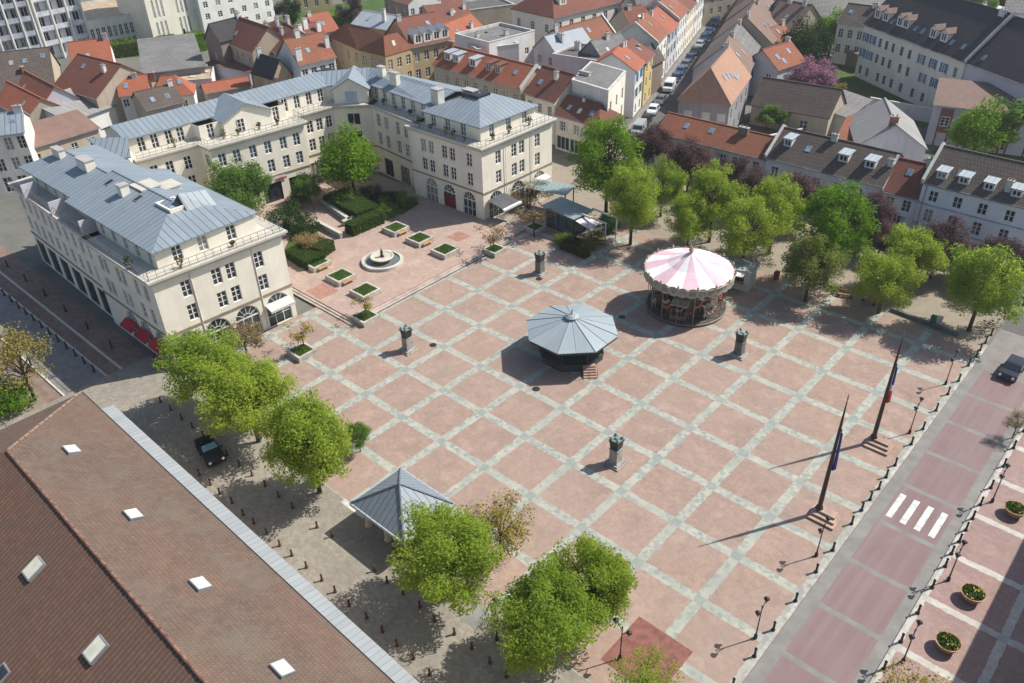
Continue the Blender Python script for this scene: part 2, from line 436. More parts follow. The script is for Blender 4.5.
def wall_grid(mb, o, ang, W, z0, z1, ops, reveal=.22, m=0):
    """vertical wall from o along ang with real openings; ops = (x0, x1, z0, z1, arch)"""
    ux = Vector((math.cos(ang), math.sin(ang), 0)); inn = Vector((-math.sin(ang), math.cos(ang), 0))*reveal
    def q(x, z, d=0): return Vector((o[0], o[1], 0)) + ux*x + inn*d + Vector((0, 0, z))
    ops = [p for p in ops if p[0] > .02 and p[1] < W-.02 and p[3] < z1 and p[2] >= z0]
    xs = sorted({0, W, *[p[0] for p in ops], *[p[1] for p in ops]}); zs = sorted({z0, z1, *[p[2] for p in ops], *[p[3] for p in ops]})
    for i in range(len(xs)-1):
        run = None
        for j in range(len(zs)-1):
            cx, cz = (xs[i]+xs[i+1])/2, (zs[j]+zs[j+1])/2
            hole = any(p[0] < cx < p[1] and p[2] < cz < p[3] for p in ops)
            if hole:
                if run is not None: mb.face([q(xs[i], zs[run]), q(xs[i+1], zs[run]), q(xs[i+1], zs[j]), q(xs[i], zs[j])], m); run = None
            elif run is None: run = j
        if run is not None: mb.face([q(xs[i], zs[run]), q(xs[i+1], zs[run]), q(xs[i+1], zs[-1]), q(xs[i], zs[-1])], m)
    for p in ops:
        x0, x1, a, b = p[:4]; arch = len(p) > 4 and p[4]
        mb.face([q(x0, a), q(x1, a), q(x1, a, 1), q(x0, a, 1)], m)
        if arch:
            r = (x1-x0)/2; s = b-r; n = 12; pts = [(x0+r+r*math.cos(math.pi*i/n), s+r*math.sin(math.pi*i/n)) for i in range(n+1)]
            for i in range(n):
                (xa, za), (xb, zb) = pts[i], pts[i+1]
                mb.face([q(xa, za), q(xb, zb), q(xb, zb, 1), q(xa, za, 1)], m)
                mb.face([q(xa, za), q(xa, b), q(xb, b), q(xb, zb)], m)
            mb.face([q(x0, a), q(x0, s), q(x0, s, 1), q(x0, a, 1)], m); mb.face([q(x1, a), q(x1, s), q(x1, s, 1), q(x1, a, 1)], m)
        else:
            mb.face([q(x0, b), q(x1, b), q(x1, b, 1), q(x0, b, 1)], m)
            mb.face([q(x0, a), q(x0, b), q(x0, b, 1), q(x0, a, 1)], m); mb.face([q(x1, a), q(x1, b), q(x1, b, 1), q(x1, a, 1)], m)

def expand(rows, W):
    """rows (sill, height, width, n or list of centre fractions, options) -> openings"""
    out = []
    for r in rows:
        sill, h, w, xs = r[:4]; opt = r[4] if len(r) > 4 else {}
        if isinstance(xs, int): xs = [(i+.5)/xs for i in range(xs)]
        for t in xs: out.append((t*W-w/2, t*W+w/2, sill, sill+h, opt.get('style') == 'arch', opt))
    return out
def put_windows(root, o, ang, ops, W, z1, defstyle='two'):
    ux = Vector((math.cos(ang), math.sin(ang), 0))
    for (x0, x1, a, b, arch, opt) in ops:
        if x0 <= .02 or x1 >= W-.02 or b >= z1: continue
        p = Vector((o[0], o[1], 0)) + ux*x0
        add_window(root, p.x, p.y, a, ang, x1-x0, b-a, opt.get('style', defstyle), opt.get('frame'), opt.get('glass'), opt.get('name', 'window'), opt.get('pname', 'pane'))
        if opt.get('shut'):
            sw = (x1-x0)/2
            for s0 in (x0-sw-.02, x1+.02):
                if s0 < .02 or s0+sw > W-.02: continue
                p = Vector((o[0], o[1], 0)) + ux*s0
                add_shutter(root, p.x, p.y, a, ang, sw, b-a, opt['shut'])

def slab(mb, pts, t, m=0):
    """roof plane pts (any polygon) thickened downwards by t"""
    n = len(pts); low = [(p[0], p[1], p[2]-t) for p in pts]
    mb.face(pts, m); mb.face(list(reversed(low)), m)
    for k in range(n):
        j = (k+1) % n; mb.face([pts[k], low[k], low[j], pts[j]], m)

def gable_roof(W, D, z, rise, o=.3, oe=.25, hl=0, hr=0, along=True):
    """two slopes; hl / hr cut the ends back into hips (length of the hip)"""
    mb = MB(); t = .16
    if along: f = lambda x, y, zz: (x, y, zz)
    else:
        f = lambda x, y, zz: (y, x, zz); W, D = D, W
    sl = rise/(D/2); zo = z-o*sl+t; zr = z+rise+t
    x0, x1 = -oe, W+oe; r0 = hl if hl else x0; r1 = W-hr if hr else x1
    slab(mb, [f(x0, -o, zo), f(x1, -o, zo), f(r1, D/2, zr), f(r0, D/2, zr)], t)
    slab(mb, [f(x1, D+o, zo), f(x0, D+o, zo), f(r0, D/2, zr), f(r1, D/2, zr)], t)
    if hl: slab(mb, [f(x0, D+o, zo), f(x0, -o, zo), f(r0, D/2, zr)], t)
    if hr: slab(mb, [f(x1, -o, zo), f(x1, D+o, zo), f(r1, D/2, zr)], t)
    if not hl or not hr or True:
        for (a, b) in ((r0, r1),):
            mb.box(tuple(min(u, v) for u, v in zip(f(a, D/2-.12, zr-.06), f(b, D/2+.12, zr+.05))), tuple(max(u, v) for u, v in zip(f(a, D/2-.12, zr-.06), f(b, D/2+.12, zr+.05))))
    return mb

def add_chimney(roof, x, y, z0, z1, w=.9, d=.55, mat=None, pots=2):
    m = MB(); m.box((x-w/2, y-d/2, z0), (x+w/2, y+d/2, z1-.14)); m.box((x-w/2-.07, y-d/2-.07, z1-.14), (x+w/2+.07, y+d/2+.07, z1), 1)
    for i in range(pots): m.lathe([(.11, z1), (.09, z1+.28)], 8, (x-w/2+w*(i+.5)/pots, y), 2)
    m.build('chimney', [mat or OFFW, CONC, CLAY], roof)
def add_skylight(roof, p, nrm, w=.8, h=1.1, mat=None, up=.08):
    n = Vector(nrm).normalized(); a = Vector((0, 0, 1)).cross(n)
    a = a.normalized() if a.length > 1e-4 else Vector((1, 0, 0)); b = n.cross(a)
    M = Matrix((a, b, n)).transposed().to_4x4(); M.translation = Vector(p)
    m = MB(); m.box((-w/2, -h/2, -.05), (w/2, h/2, up), 0, M)
    m.box((-w/2+.08, -h/2+.08, up), (w/2-.08, h/2-.08, up+.012), 1, M)
    m.build('skylight', [GREYM, mat or SKYL], roof)
def add_dormer(root, x, yf, zs, w, h, slope, wall, roofm, kind='gable', wst='far'):
    """dormer on the front slope: front face at y = yf, sill at zs, running back until the roof swallows it"""
    back = (h+.6)/slope + .1
    m = MB(); wm = min(w-.3, 1.2); wx = (w-wm)/2
    wall_grid(m, (x-w/2, yf), 0, w, zs-.2, zs+h, [(wx, w-wx, zs+.1, zs+h-.15)], .12)
    for sx in (x-w/2, x+w/2):
        m.face([(sx, yf, zs-.2), (sx, yf, zs+h), (sx, yf+back, zs+h)])
    if kind == 'gable': m.face([(x-w/2, yf, zs+h), (x+w/2, yf, zs+h), (x, yf, zs+h+w*.4)])
    d = m.build('dormer', wall, root)
    r = MB()
    if kind == 'gable':
        z0, z1 = zs+h-.08, zs+h+w*.4; bk = back+w*.4/slope
        slab(r, [(x-w/2-.15, yf-.2, z0), (x, yf-.2, z1+.1), (x, yf+bk, z1+.1), (x-w/2-.15, yf+back, z0)], .08)
        slab(r, [(x, yf-.2, z1+.1), (x+w/2+.15, yf-.2, z0), (x+w/2+.15, yf+back, z0), (x, yf+bk, z1+.1)], .08)
    else:
        slab(r, [(x-w/2-.15, yf-.25, zs+h+.12), (x+w/2+.15, yf-.25, zs+h+.12), (x+w/2+.15, yf+back+.5, zs+h+.35), (x-w/2-.15, yf+back+.5, zs+h+.35)], .1)
    r.build('dormer_roof', roofm, d)
    f, p, c = frame_mesh(wm, h-.25, wst)
    if 'dp' not in c:
        mm = MB(); mm.v = list(f.v); mm.f = list(f.f); mm.m = [0]*len(f.f)
        i = len(mm.v); mm.v += p.v; mm.f += [tuple(i+k for k in q) for q in p.f]; mm.m += [1]*len(p.f)
        c['dp'] = mm.mesh('dormer_window', [WHITE, GLASS])
    link('window', c['dp'], d, (x-w/2+wx, yf+.08, zs+.1))

def house(label, A, B, z, D, roof='gable', rise=3.0, wall=None, tile=None, F=(), Rr=(), L=(), chim=(), sky=(), dorm=(), par=None,
          base=0.0, zp=None, hl=0, hr=0, o=.3, oe=.25, cat='house', name='house', fmat=None, style='two', gutter=True, group=None, world=False, top=None, roofname='roof'):
    """a building from its front eave line A-B (photo points at height zp or z, or world points), depth D behind it"""
    a = Vector((*A, 0)) if world else P(*A, z if zp is None else zp); b = Vector((*B, 0)) if world else P(*B, z if zp is None else zp)
    a.z = b.z = 0; W = (b-a).length; rz = math.atan2(b.y-a.y, b.x-a.x)
    root = empty(name, (a.x, a.y, -.12), rz, label, cat, group); wall = wall or CREAM2; tile = tile or TERRA
    z = z+.12
    if not F and z > 5 and roof != 'flat' and cat == 'house': F = [(z-2.7, 1.5, 1.0, max(1, int(W/2.8)))]+([(z-5.4, 1.5, 1.0, max(1, int(W/2.8)))] if z > 6.4 else [])
    hr_ = random.Random(int(abs(a.x)*7+abs(a.y)*13))
    if not chim and roof in ('gable', 'across') and z > 4.5: chim = [(hr_.choice((.06, .94)), .93, .9+.5*hr_.random(), .8+.5*hr_.random(), hr_.choice((None, BRICK, GREYL)))]
    if not sky and roof == 'gable' and z > 4.5: sky = [(hr_.uniform(.2, .8), hr_.uniform(.35, .65))]
    wm = MB(); H = math.pi/2
    sides = ((F, (0, 0), 0, W), (Rr, (W, 0), H, D), ((), (W, D), 2*H, W), (L, (0, D), -H, D))
    tops = [z]*4
    if roof == 'mono': tops = [z, z, z+rise, z]
    if roof == 'flat': tops = [z+rise]*4
    for (rows, org, ang, ln), tp in zip(sides, tops):
        ops = expand(rows, ln)
        if fmat and org == (0, 0) and ang == 0:
            fb = MB(); wall_grid(fb, org, ang, ln, 0, tp, ops); fb.build('front_wall', fmat, root)
        else: wall_grid(wm, org, ang, ln, 0, tp, ops)
        put_windows(root, org, ang, ops, ln, tp, style)
    rm = MB(); sl = 0
    if roof == 'gable':
        if not hl: wm.face([(0, 0, z), (0, D, z), (0, D/2, z+rise)])
        if not hr: wm.face([(W, 0, z), (W, D, z), (W, D/2, z+rise)])
        rm = gable_roof(W, D, z, rise, o, oe, hl, hr); sl = rise/(D/2)
    elif roof == 'across':
        if not hl: wm.face([(0, 0, z), (W, 0, z), (W/2, 0, z+rise)])
        if not hr: wm.face([(0, D, z), (W, D, z), (W/2, D, z+rise)])
        rm = gable_roof(W, D, z, rise, o, oe, hl, hr, along=False); sl = rise/(W/2)
    elif roof == 'mono':
        for x in (0, W): wm.face([(x, 0, z), (x, D, z), (x, D, z+rise)])
        sl = rise/D
        slab(rm, [(-oe, -o, z-o*sl+.16), (W+oe, -o, z-o*sl+.16), (W+oe, D+.15, z+rise+.15*sl+.16), (-oe, D+.15, z+rise+.15*sl+.16)], .16)
    else:
        rm.box((.25, .25, z-.15), (W-.25, D-.25, z+.05))
        pm = MB(); h = z+rise
        for q in (((-.06, -.06), (W+.06, .25)), ((-.06, D-.25), (W+.06, D+.06)), ((-.06, .25), (.25, D-.25)), ((W-.25, .25), (W+.06, D-.25))):
            pm.box((*q[0], h-.02), (*q[1], h+.12))
        for q in (((.0, .22), (W, .25)), ((0, D-.25), (W, D-.22)), ((.22, .25), (.25, D-.25)), ((W-.25, .25), (W-.22, D-.25))):
            pm.box((*q[0], z+.05), (*q[1], h-.02))
        pm.build('parapet', top or OFFW, root)
    wm.build('wall', wall, root)
    rf = rm.build(roofname, tile, root)
    if gutter and roof in ('gable', 'mono'):
        g = MB(); zz = z-o*sl+.02; g.box((-oe, -o-.13, zz-.02), (W+oe, -o-.005, zz+.10)); g.build('gutter', GREYM, root)
    def onslope(u, v, front=True):
        if roof == 'gable': return (u*W, D/2*v if front else D-D/2*v, z+rise*v+.16), (0, -rise if front else rise, D/2)
        if roof == 'across': return (W/2*v if front else W-W/2*v, u*D, z+rise*v+.16), (-rise if front else rise, 0, W/2)
        if roof == 'mono': return (u*W, v*D, z+rise*v+.16), (0, -rise, D)
        return (u*W, v*D, z+.05), (0, 0, 1)
    for c in chim:
        p, n = onslope(c[0], c[1], c[5] if len(c) > 5 else True)
        add_chimney(rf, p[0], p[1], p[2]-.7, p[2]+c[2], c[3] if len(c) > 3 else .9, .55, c[4] if len(c) > 4 else None)
    for s in sky:
        p, n = onslope(s[0], s[1], s[2] if len(s) > 2 else True); add_skylight(rf, p, n, mat=s[3] if len(s) > 3 else None, w=s[4] if len(s) > 4 else .8, h=s[5] if len(s) > 5 else 1.1)
    for d in dorm:   # (u, v, w, h, wall, roof, kind)
        add_dormer(root, d[0]*W, D/2*d[1], z+rise*d[1]+.2, d[2], d[3], sl, d[4], d[5], d[6])
    if par:          # raised party walls at the gable ends
        for e in par:
            x0 = -.28 if e == 0 else W-.05; k = MB()
            for ya, yb, za, zb in ((-o, D/2, z-o*sl, z+rise), (D/2, D+o, z+rise, z-o*sl)):
                k.face([(x0, ya, za+.55), (x0+.33, ya, za+.55), (x0+.33, yb, zb+.55), (x0, yb, zb+.55)])
                for xx in (x0, x0+.33): k.face([(xx, ya, za-.1), (xx, yb, zb-.1), (xx, yb, zb+.55), (xx, ya, za+.55)])
            k.face([(x0, -o, z-o*sl-.1), (x0+.33, -o, z-o*sl-.1), (x0+.33, -o, z-o*sl+.55), (x0, -o, z-o*sl+.55)])
            k.build('party_wall', OFFW, root)
    return root, W, D
# ------------------------------------------------------------------ ground, road, pavements
def sheet(name, x0, y0, x1, y1, z, m, kind='structure', sub=1):
    b = MB(); b.face([(x0, y0, z), (x1, y0, z), (x1, y1, z), (x0, y1, z)])
    o = b.build(name, m); o['kind'] = kind; return o
def slabbox(name, x0, y0, x1, y1, z0, z1, m):
    b = MB(); b.box((x0, y0, z0), (x1, y1, z1)); o = b.build(name, m); o['kind'] = 'structure'; return o
GROUND = ground_mat('town_ground', (.13, .125, .115), (.18, .17, .15), (.07, .10, .05), .05)
ASPH = ground_mat('brown_setts', (.21, .145, .115), (.27, .195, .155), (.13, .10, .085), .15, 5, .45)
COBB = ground_mat('cobbles', (.255, .23, .19), (.325, .29, .235), (.145, .135, .12), .13, 5, .22)
GRAV = ground_mat('pale_gravel', (.30, .255, .195), (.25, .215, .17), (.16, .145, .12), .16)
SIDE = ground_mat('paved_walk', (.21, .20, .19), (.26, .245, .225), (.14, .135, .13), .2, 4, .5)
LEFTP = ground_mat('pinkish_walk', (.27, .215, .18), (.22, .18, .16), (.15, .13, .12), .1, 5, .3)
CITYST = ground_mat('street_asphalt', (.10, .095, .095), (.14, .13, .125), (.08, .08, .08), .1)
GRASS = ground_mat('lawn', (.045, .085, .018), (.07, .12, .025), (.03, .06, .015), .2, 4)
SQ = square_mat('square_setts', (.30, .214, .174), (.345, .243, .196), .86)
TERR = square_mat('terrace_setts', (.37, .268, .222), (.41, .295, .245), .0, 400, bandc=((.4, .3, .25), (.4, .3, .25)))
RIGHTP = square_mat('walk_setts', (.285, .19, .172), (.32, .218, .195), .62, offx=-.22, bandc=((.50, .47, .41), (.38, .36, .33)))
def road_mat():
    t = NT('pink_road'); p = t.pos(); s = t.sep(p)
    pink = t.mix(t.noise(.16, p, 6, .7), (.185, .128, .124), (.218, .154, .148))
    pink = t.mix(t.math('MULTIPLY', t.noise(2.5, p, 4), .35), pink, (.20, .13, .13))
    wear = t.noise(1.0, t.comb(t.math('MULTIPLY', s[0], 1.1), t.math('MULTIPLY', s[1], .05)), 4, .6, .45, .7)
    pink = t.mix(t.math('MULTIPLY', wear, .65), pink, (.235, .19, .18))
    grey = t.mix(t.noise(.7, p, 5), (.175, .17, .16), (.23, .222, .205))
    ey = t.math('ABSOLUTE', t.math('SUBTRACT', t.fract(s[1], S, .5), .5))
    band = t.math('LESS_THAN', t.math('ADD', ey, t.math('MULTIPLY', t.noise(3, p, 2), .006)), .048)
    side = t.math('MAXIMUM', t.math('LESS_THAN', s[0], 4.215*S), t.math('GREATER_THAN', s[0], 5.04*S))
    far = t.math('GREATER_THAN', s[1], 7.05*S)
    m = t.math('MAXIMUM', t.math('MAXIMUM', band, side), t.math('MULTIPLY', far, .75))
    return t.out(t.mix(m, pink, grey), .9, .2)
ROAD = road_mat()
sheet('ground', -430, -150, 150, 520, -.14, GROUND)
b = MB(); b.box((-431, -151, -1.14), (151, 521, 58)); hz = b.build('haze', [])
hm = bpy.data.materials.new('haze_air'); hm.use_nodes = True; ht = hm.node_tree; ht.nodes.clear()
vp = ht.nodes.new('ShaderNodeVolumePrincipled'); vp.inputs['Color'].default_value = (.93, .96, 1, 1); vp.inputs['Density'].default_value = .0002; vp.inputs['Anisotropy'].default_value = .3
ho = ht.nodes.new('ShaderNodeOutputMaterial'); ht.links.new(vp.outputs[0], ho.inputs['Volume']); hz.data.materials.append(hm); hz['kind'] = 'stuff'
sheet('street_asphalt', -140, -28.5, -40.9, -16.9, -.128, ASPH)
sheet('street_asphalt', 4.04*S, 8.6*S, 60, 64, -.132, CITYST)
sheet('pink_road', 4.04*S, -70, 5.2*S, 8.6*S, -.124, ROAD)
slabbox('square_paving', -41, -16.8, 3.985*S, 43.7, -.3, 0, SQ)
slabbox('cobbled_walk', -47, -70, 3.985*S, -16.8, -.3, -.004, COBB)
slabbox('paved_walk', -140, -26.4, -47, -22.0, -.3, -.01, SIDE)
slabbox('pinkish_walk', -140, -60, -47, -28.2, -.3, -.012, LEFTP)
slabbox('walk', 5.225*S, -70, 80, 8.9*S, -.3, 0, RIGHTP)
slabbox('gravel_walk', -56, 43.7, 3.985*S, 65.2, -.3, -.01, GRAV)
KERB = plain('kerb_stone', (.38, .36, .32), .9, .2, .35, 1.2)
slabbox('kerb', 3.985*S, -70, 4.035*S, 44.5, -.3, .012, KERB)
slabbox('kerb', 5.195*S, -70, 5.225*S, 8.9*S, -.3, .012, KERB)
slabbox('kerb', -140, -22.0, -47, -21.8, -.3, .0, STONE)
slabbox('kerb', -140, -26.6, -47, -26.4, -.3, .0, STONE)
# raised terrace of the fountain with its steps
b = MB(); b.box((-92, 2.4, -.2), (-34.9, 33.2, .34)); o = b.build('terrace_paving', TERR); o['kind'] = 'structure'
b = MB()
for i in range(2):
    k = .35*(2-i)
    b.box((-47.5, 2.4-k, -.1), (-34.9+k, 2.4-.35*(1-i)-.002, .115*(i+1))); b.box((-34.9+.35*(1-i)+.002, 2.4-.35*(1-i), -.1), (-34.9+k, 29.6, .115*(i+1)))
o = b.build('terrace_steps', plain('step_stone', (.40, .33, .28), .85)); o['kind'] = 'structure'
# dark strip of slate at the lip of the steps
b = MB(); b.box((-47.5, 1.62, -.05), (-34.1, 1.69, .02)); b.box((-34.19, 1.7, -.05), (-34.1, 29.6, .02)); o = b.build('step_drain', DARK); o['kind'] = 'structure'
slabbox('gutter_strip', -140, -20.3, -47.2, -20.0, -.3, -.115, STONE)
# zebra crossing
b = MB()
for i in range(4):
    x = 4.268*S + i*.2046*S
    b.face([(x, 2.163*S, -.119), (x+.5, 2.163*S, -.119), (x+.5, 2.769*S, -.119), (x, 2.769*S, -.119)])
o = b.build('zebra_crossing', plain('road_marking_white', (.60, .60, .59), .8, .2, .3, 1.6)); o['kind'] = 'structure'
# red brick panels let into the paving
def panel(x0, y0, x1, y1, m, z=.006): o = sheet('brick_panel', x0, y0, x1, y1, z, m); return o
DPAN = plain('dark_red_brick_panel', (.205, .085, .065), .8, .3, .3, 1.5); OPAN = plain('red_brick_panel', (.33, .175, .13), .9, .2, .2, 1.5)
panel(2.54*S, -2.6*S, 3.36*S, -1.745*S, DPAN)
q = P(322, 291, .34); panel(q.x-1.6, q.y-1.4, q.x+1.6, q.y+1.4, OPAN, .346)
q = P(458.5, 236.5, .34); panel(q.x-1.2, q.y-1.2, q.x+1.2, q.y+1.2, OPAN, .346)
panel(4.38, -18.9, 6.1, -17.2, plain('grey_tree_grate', (.2, .2, .19)), .004)
panel(-12.3, -17.2, -9.2, -16.7, plain('pale_edge_slabs', (.52, .50, .45)), .004)
# manhole covers
for i, (x, y, lab) in enumerate(((536, 389, 'dark manhole cover beside a stone band at the shady side of the bandstand'), (622, 317, 'dark manhole cover in the shadow of the carousel'), (539, 279, 'dark round cover beside the pedestal under the cafe hedge'),
                           (433, 345, 'dark round cover beside the pedestal close to the terrace steps'))):
    q = P(x, y); b = MB(); b.lathe([(.42, -.02), (.42, .012), (.3, .018)], 16); o = b.build('manhole_cover', DARK, None, (q.x, q.y, 0)); tag(o, lab, 'manhole cover')
# lawn and garden ground behind the houses
def patch(name, pts, z, m, lab=None):
    b = MB(); b.face([(p.x, p.y, z) for p in pts]); o = b.build(name, m); o['kind'] = 'structure'; return o
patch('lawn', [P(815, 60), P(850, 55), P(945, 105), P(925, 128), P(800, 90)], -.118, GRASS)
patch('lawn', [P(290, 10), P(420, -8), P(420, 30), P(290, 40)], -.118, GRASS)
patch('lawn', [P(960, 120), P(1080, 110), P(1080, 165), P(930, 155)], -.118, GRASS)
patch('lawn', [P(100, 40), P(290, 15), P(290, 40), P(100, 60)], -.118, GRASS)
SO = Vector((-44.6, 66.5, 0)); SD = Vector((-.362, .932, 0)).normalized(); SN = Vector((SD.y, -SD.x, 0))
patch('street_asphalt', [SO+SD*-4, SO+SD*-4+SN*9, SO+SD*240+SN*9, SO+SD*240], -.115, CITYST)
patch('kerb', [SO+SD*-2+SN*.3, SO+SD*-2+SN*1.5, SO+SD*240+SN*1.5, SO+SD*240+SN*.3], -.06, SIDE)
# ------------------------------------------------------------------ things on the square
# bandstand
def bandstand():
    c = (-11.0, 13.8); r = empty('bandstand', (*c, 0), 0, 'octagonal bandstand with pale zinc roof and dark green railings on a low plinth', 'bandstand')
    n = 8; ph = math.pi/8
    def ring(rad, z): return [(rad*math.cos(ph+k*math.pi/4), rad*math.sin(ph+k*math.pi/4), z) for k in range(8)]
    b = MB(); b.lathe([(3.6, -.05), (3.6, .75), (3.72, .75), (3.72, .9)], 8, (0, 0), 0, ph); b.build('platform', plain('bandstand_base', (.06, .06, .055), .8), r)
    for i in range(4):
        pass
    # stairs towards the lower corner of the square
    b = MB()
    for i in range(5): b.box((-.7+1.5, -3.45-.26*(5-i), -.05), (.7+1.5, -3.2, .17*(i+1)))
    st = b.build('stairs', plain('stair_stone', (.42, .27, .21), .9), r, (0, 0, 0), R(45))
    for x in (.75, 2.25):
        b = MB(); b.tube((x, -3.3, 1.8), (x, -4.8, .95), .03, .03, 6); b.tube((x, -4.8, 0), (x, -4.8, .95), .03, .03, 6)
        b.build('handrail', DKGREEN, r, (0, 0, 0), R(45))
    e = ring(5.15, 3.4); rm = MB(); ap = .55; top = 4.75
    t = ring(ap, top)
    for k in range(8):
        j = (k+1) % 8; slab(rm, [e[k], e[j], t[j], t[k]], .07)
    for k in range(8):
        d = Vector(t[k])-Vector(e[k]); rm.tube(Vector(e[k])+Vector((0, 0, .03)), Vector(t[k])+Vector((0, 0, .03)), .045, .04, 5)
        j = (k+1) % 8
        m0 = (Vector(e[k])+Vector(e[j]))/2; m1 = (Vector(t[k])+Vector(t[j]))/2; rm.tube(m0+Vector((0, 0, .02)), m1+Vector((0, 0, .02)), .03, .03, 5)
    rf = rm.build('roof', zinc('bandstand_zinc', (.285, .33, .35), 50, .1, .45), r)
    b = MB(); b.lathe([(.62, top-.12), (.62, top+.18), (.78, top+.2), (.5, top+.42), (.12, top+.5), (.05, top+1.05)], 16); b.build('finial', ZINCW, rf)
    b = MB(); e2 = ring(5.07, 3.4)
    for k in range(8):
        p, q = Vector(e2[k]), Vector(e2[(k+1) % 8]); dn = Vector((0, 0, .35))
        b.face([p-Vector((0, 0, .05)), q-Vector((0, 0, .05)), q-dn, p-dn])
    b.build('fascia', DKGREEN, rf)
    po = ring(3.5, .9)
    for k in range(8):
        b = MB(); p = po[k]; b.lathe([(.16, .9), (.16, 1.1), (.085, 1.2), (.075, 3.1), (.17, 3.3), (.17, 3.36)], 10, (p[0], p[1])); b.build('column', DKGREEN, r)
    for k in range(8):
        if k == 6: continue
        p, q = Vector(po[k]), Vector(po[(k+1) % 8]); b = MB()
        for zz in (.12, 1.0): b.tube(p+Vector((0, 0, zz)), q+Vector((0, 0, zz)), .035, .035, 5)
        for i in range(1, 22):
            x = p.lerp(q, i/22); b.tube(x+Vector((0, 0, .12)), x+Vector((0, 0, 1.0)), .018, .018, 4)
        b.build('railing', DKGREEN, r)
        b = MB(); b.face([p+Vector((0, 0, 1.9)), q+Vector((0, 0, 1.9)), q+Vector((0, 0, 2.4)), p+Vector((0, 0, 2.4))])
    b = MB(); b.lathe([(4.8, 3.28), (.5, 3.32)], 8, (0, 0), 0, ph); b.build('ceiling', plain('dark_boards', (.05, .05, .045)), r)
bandstand()

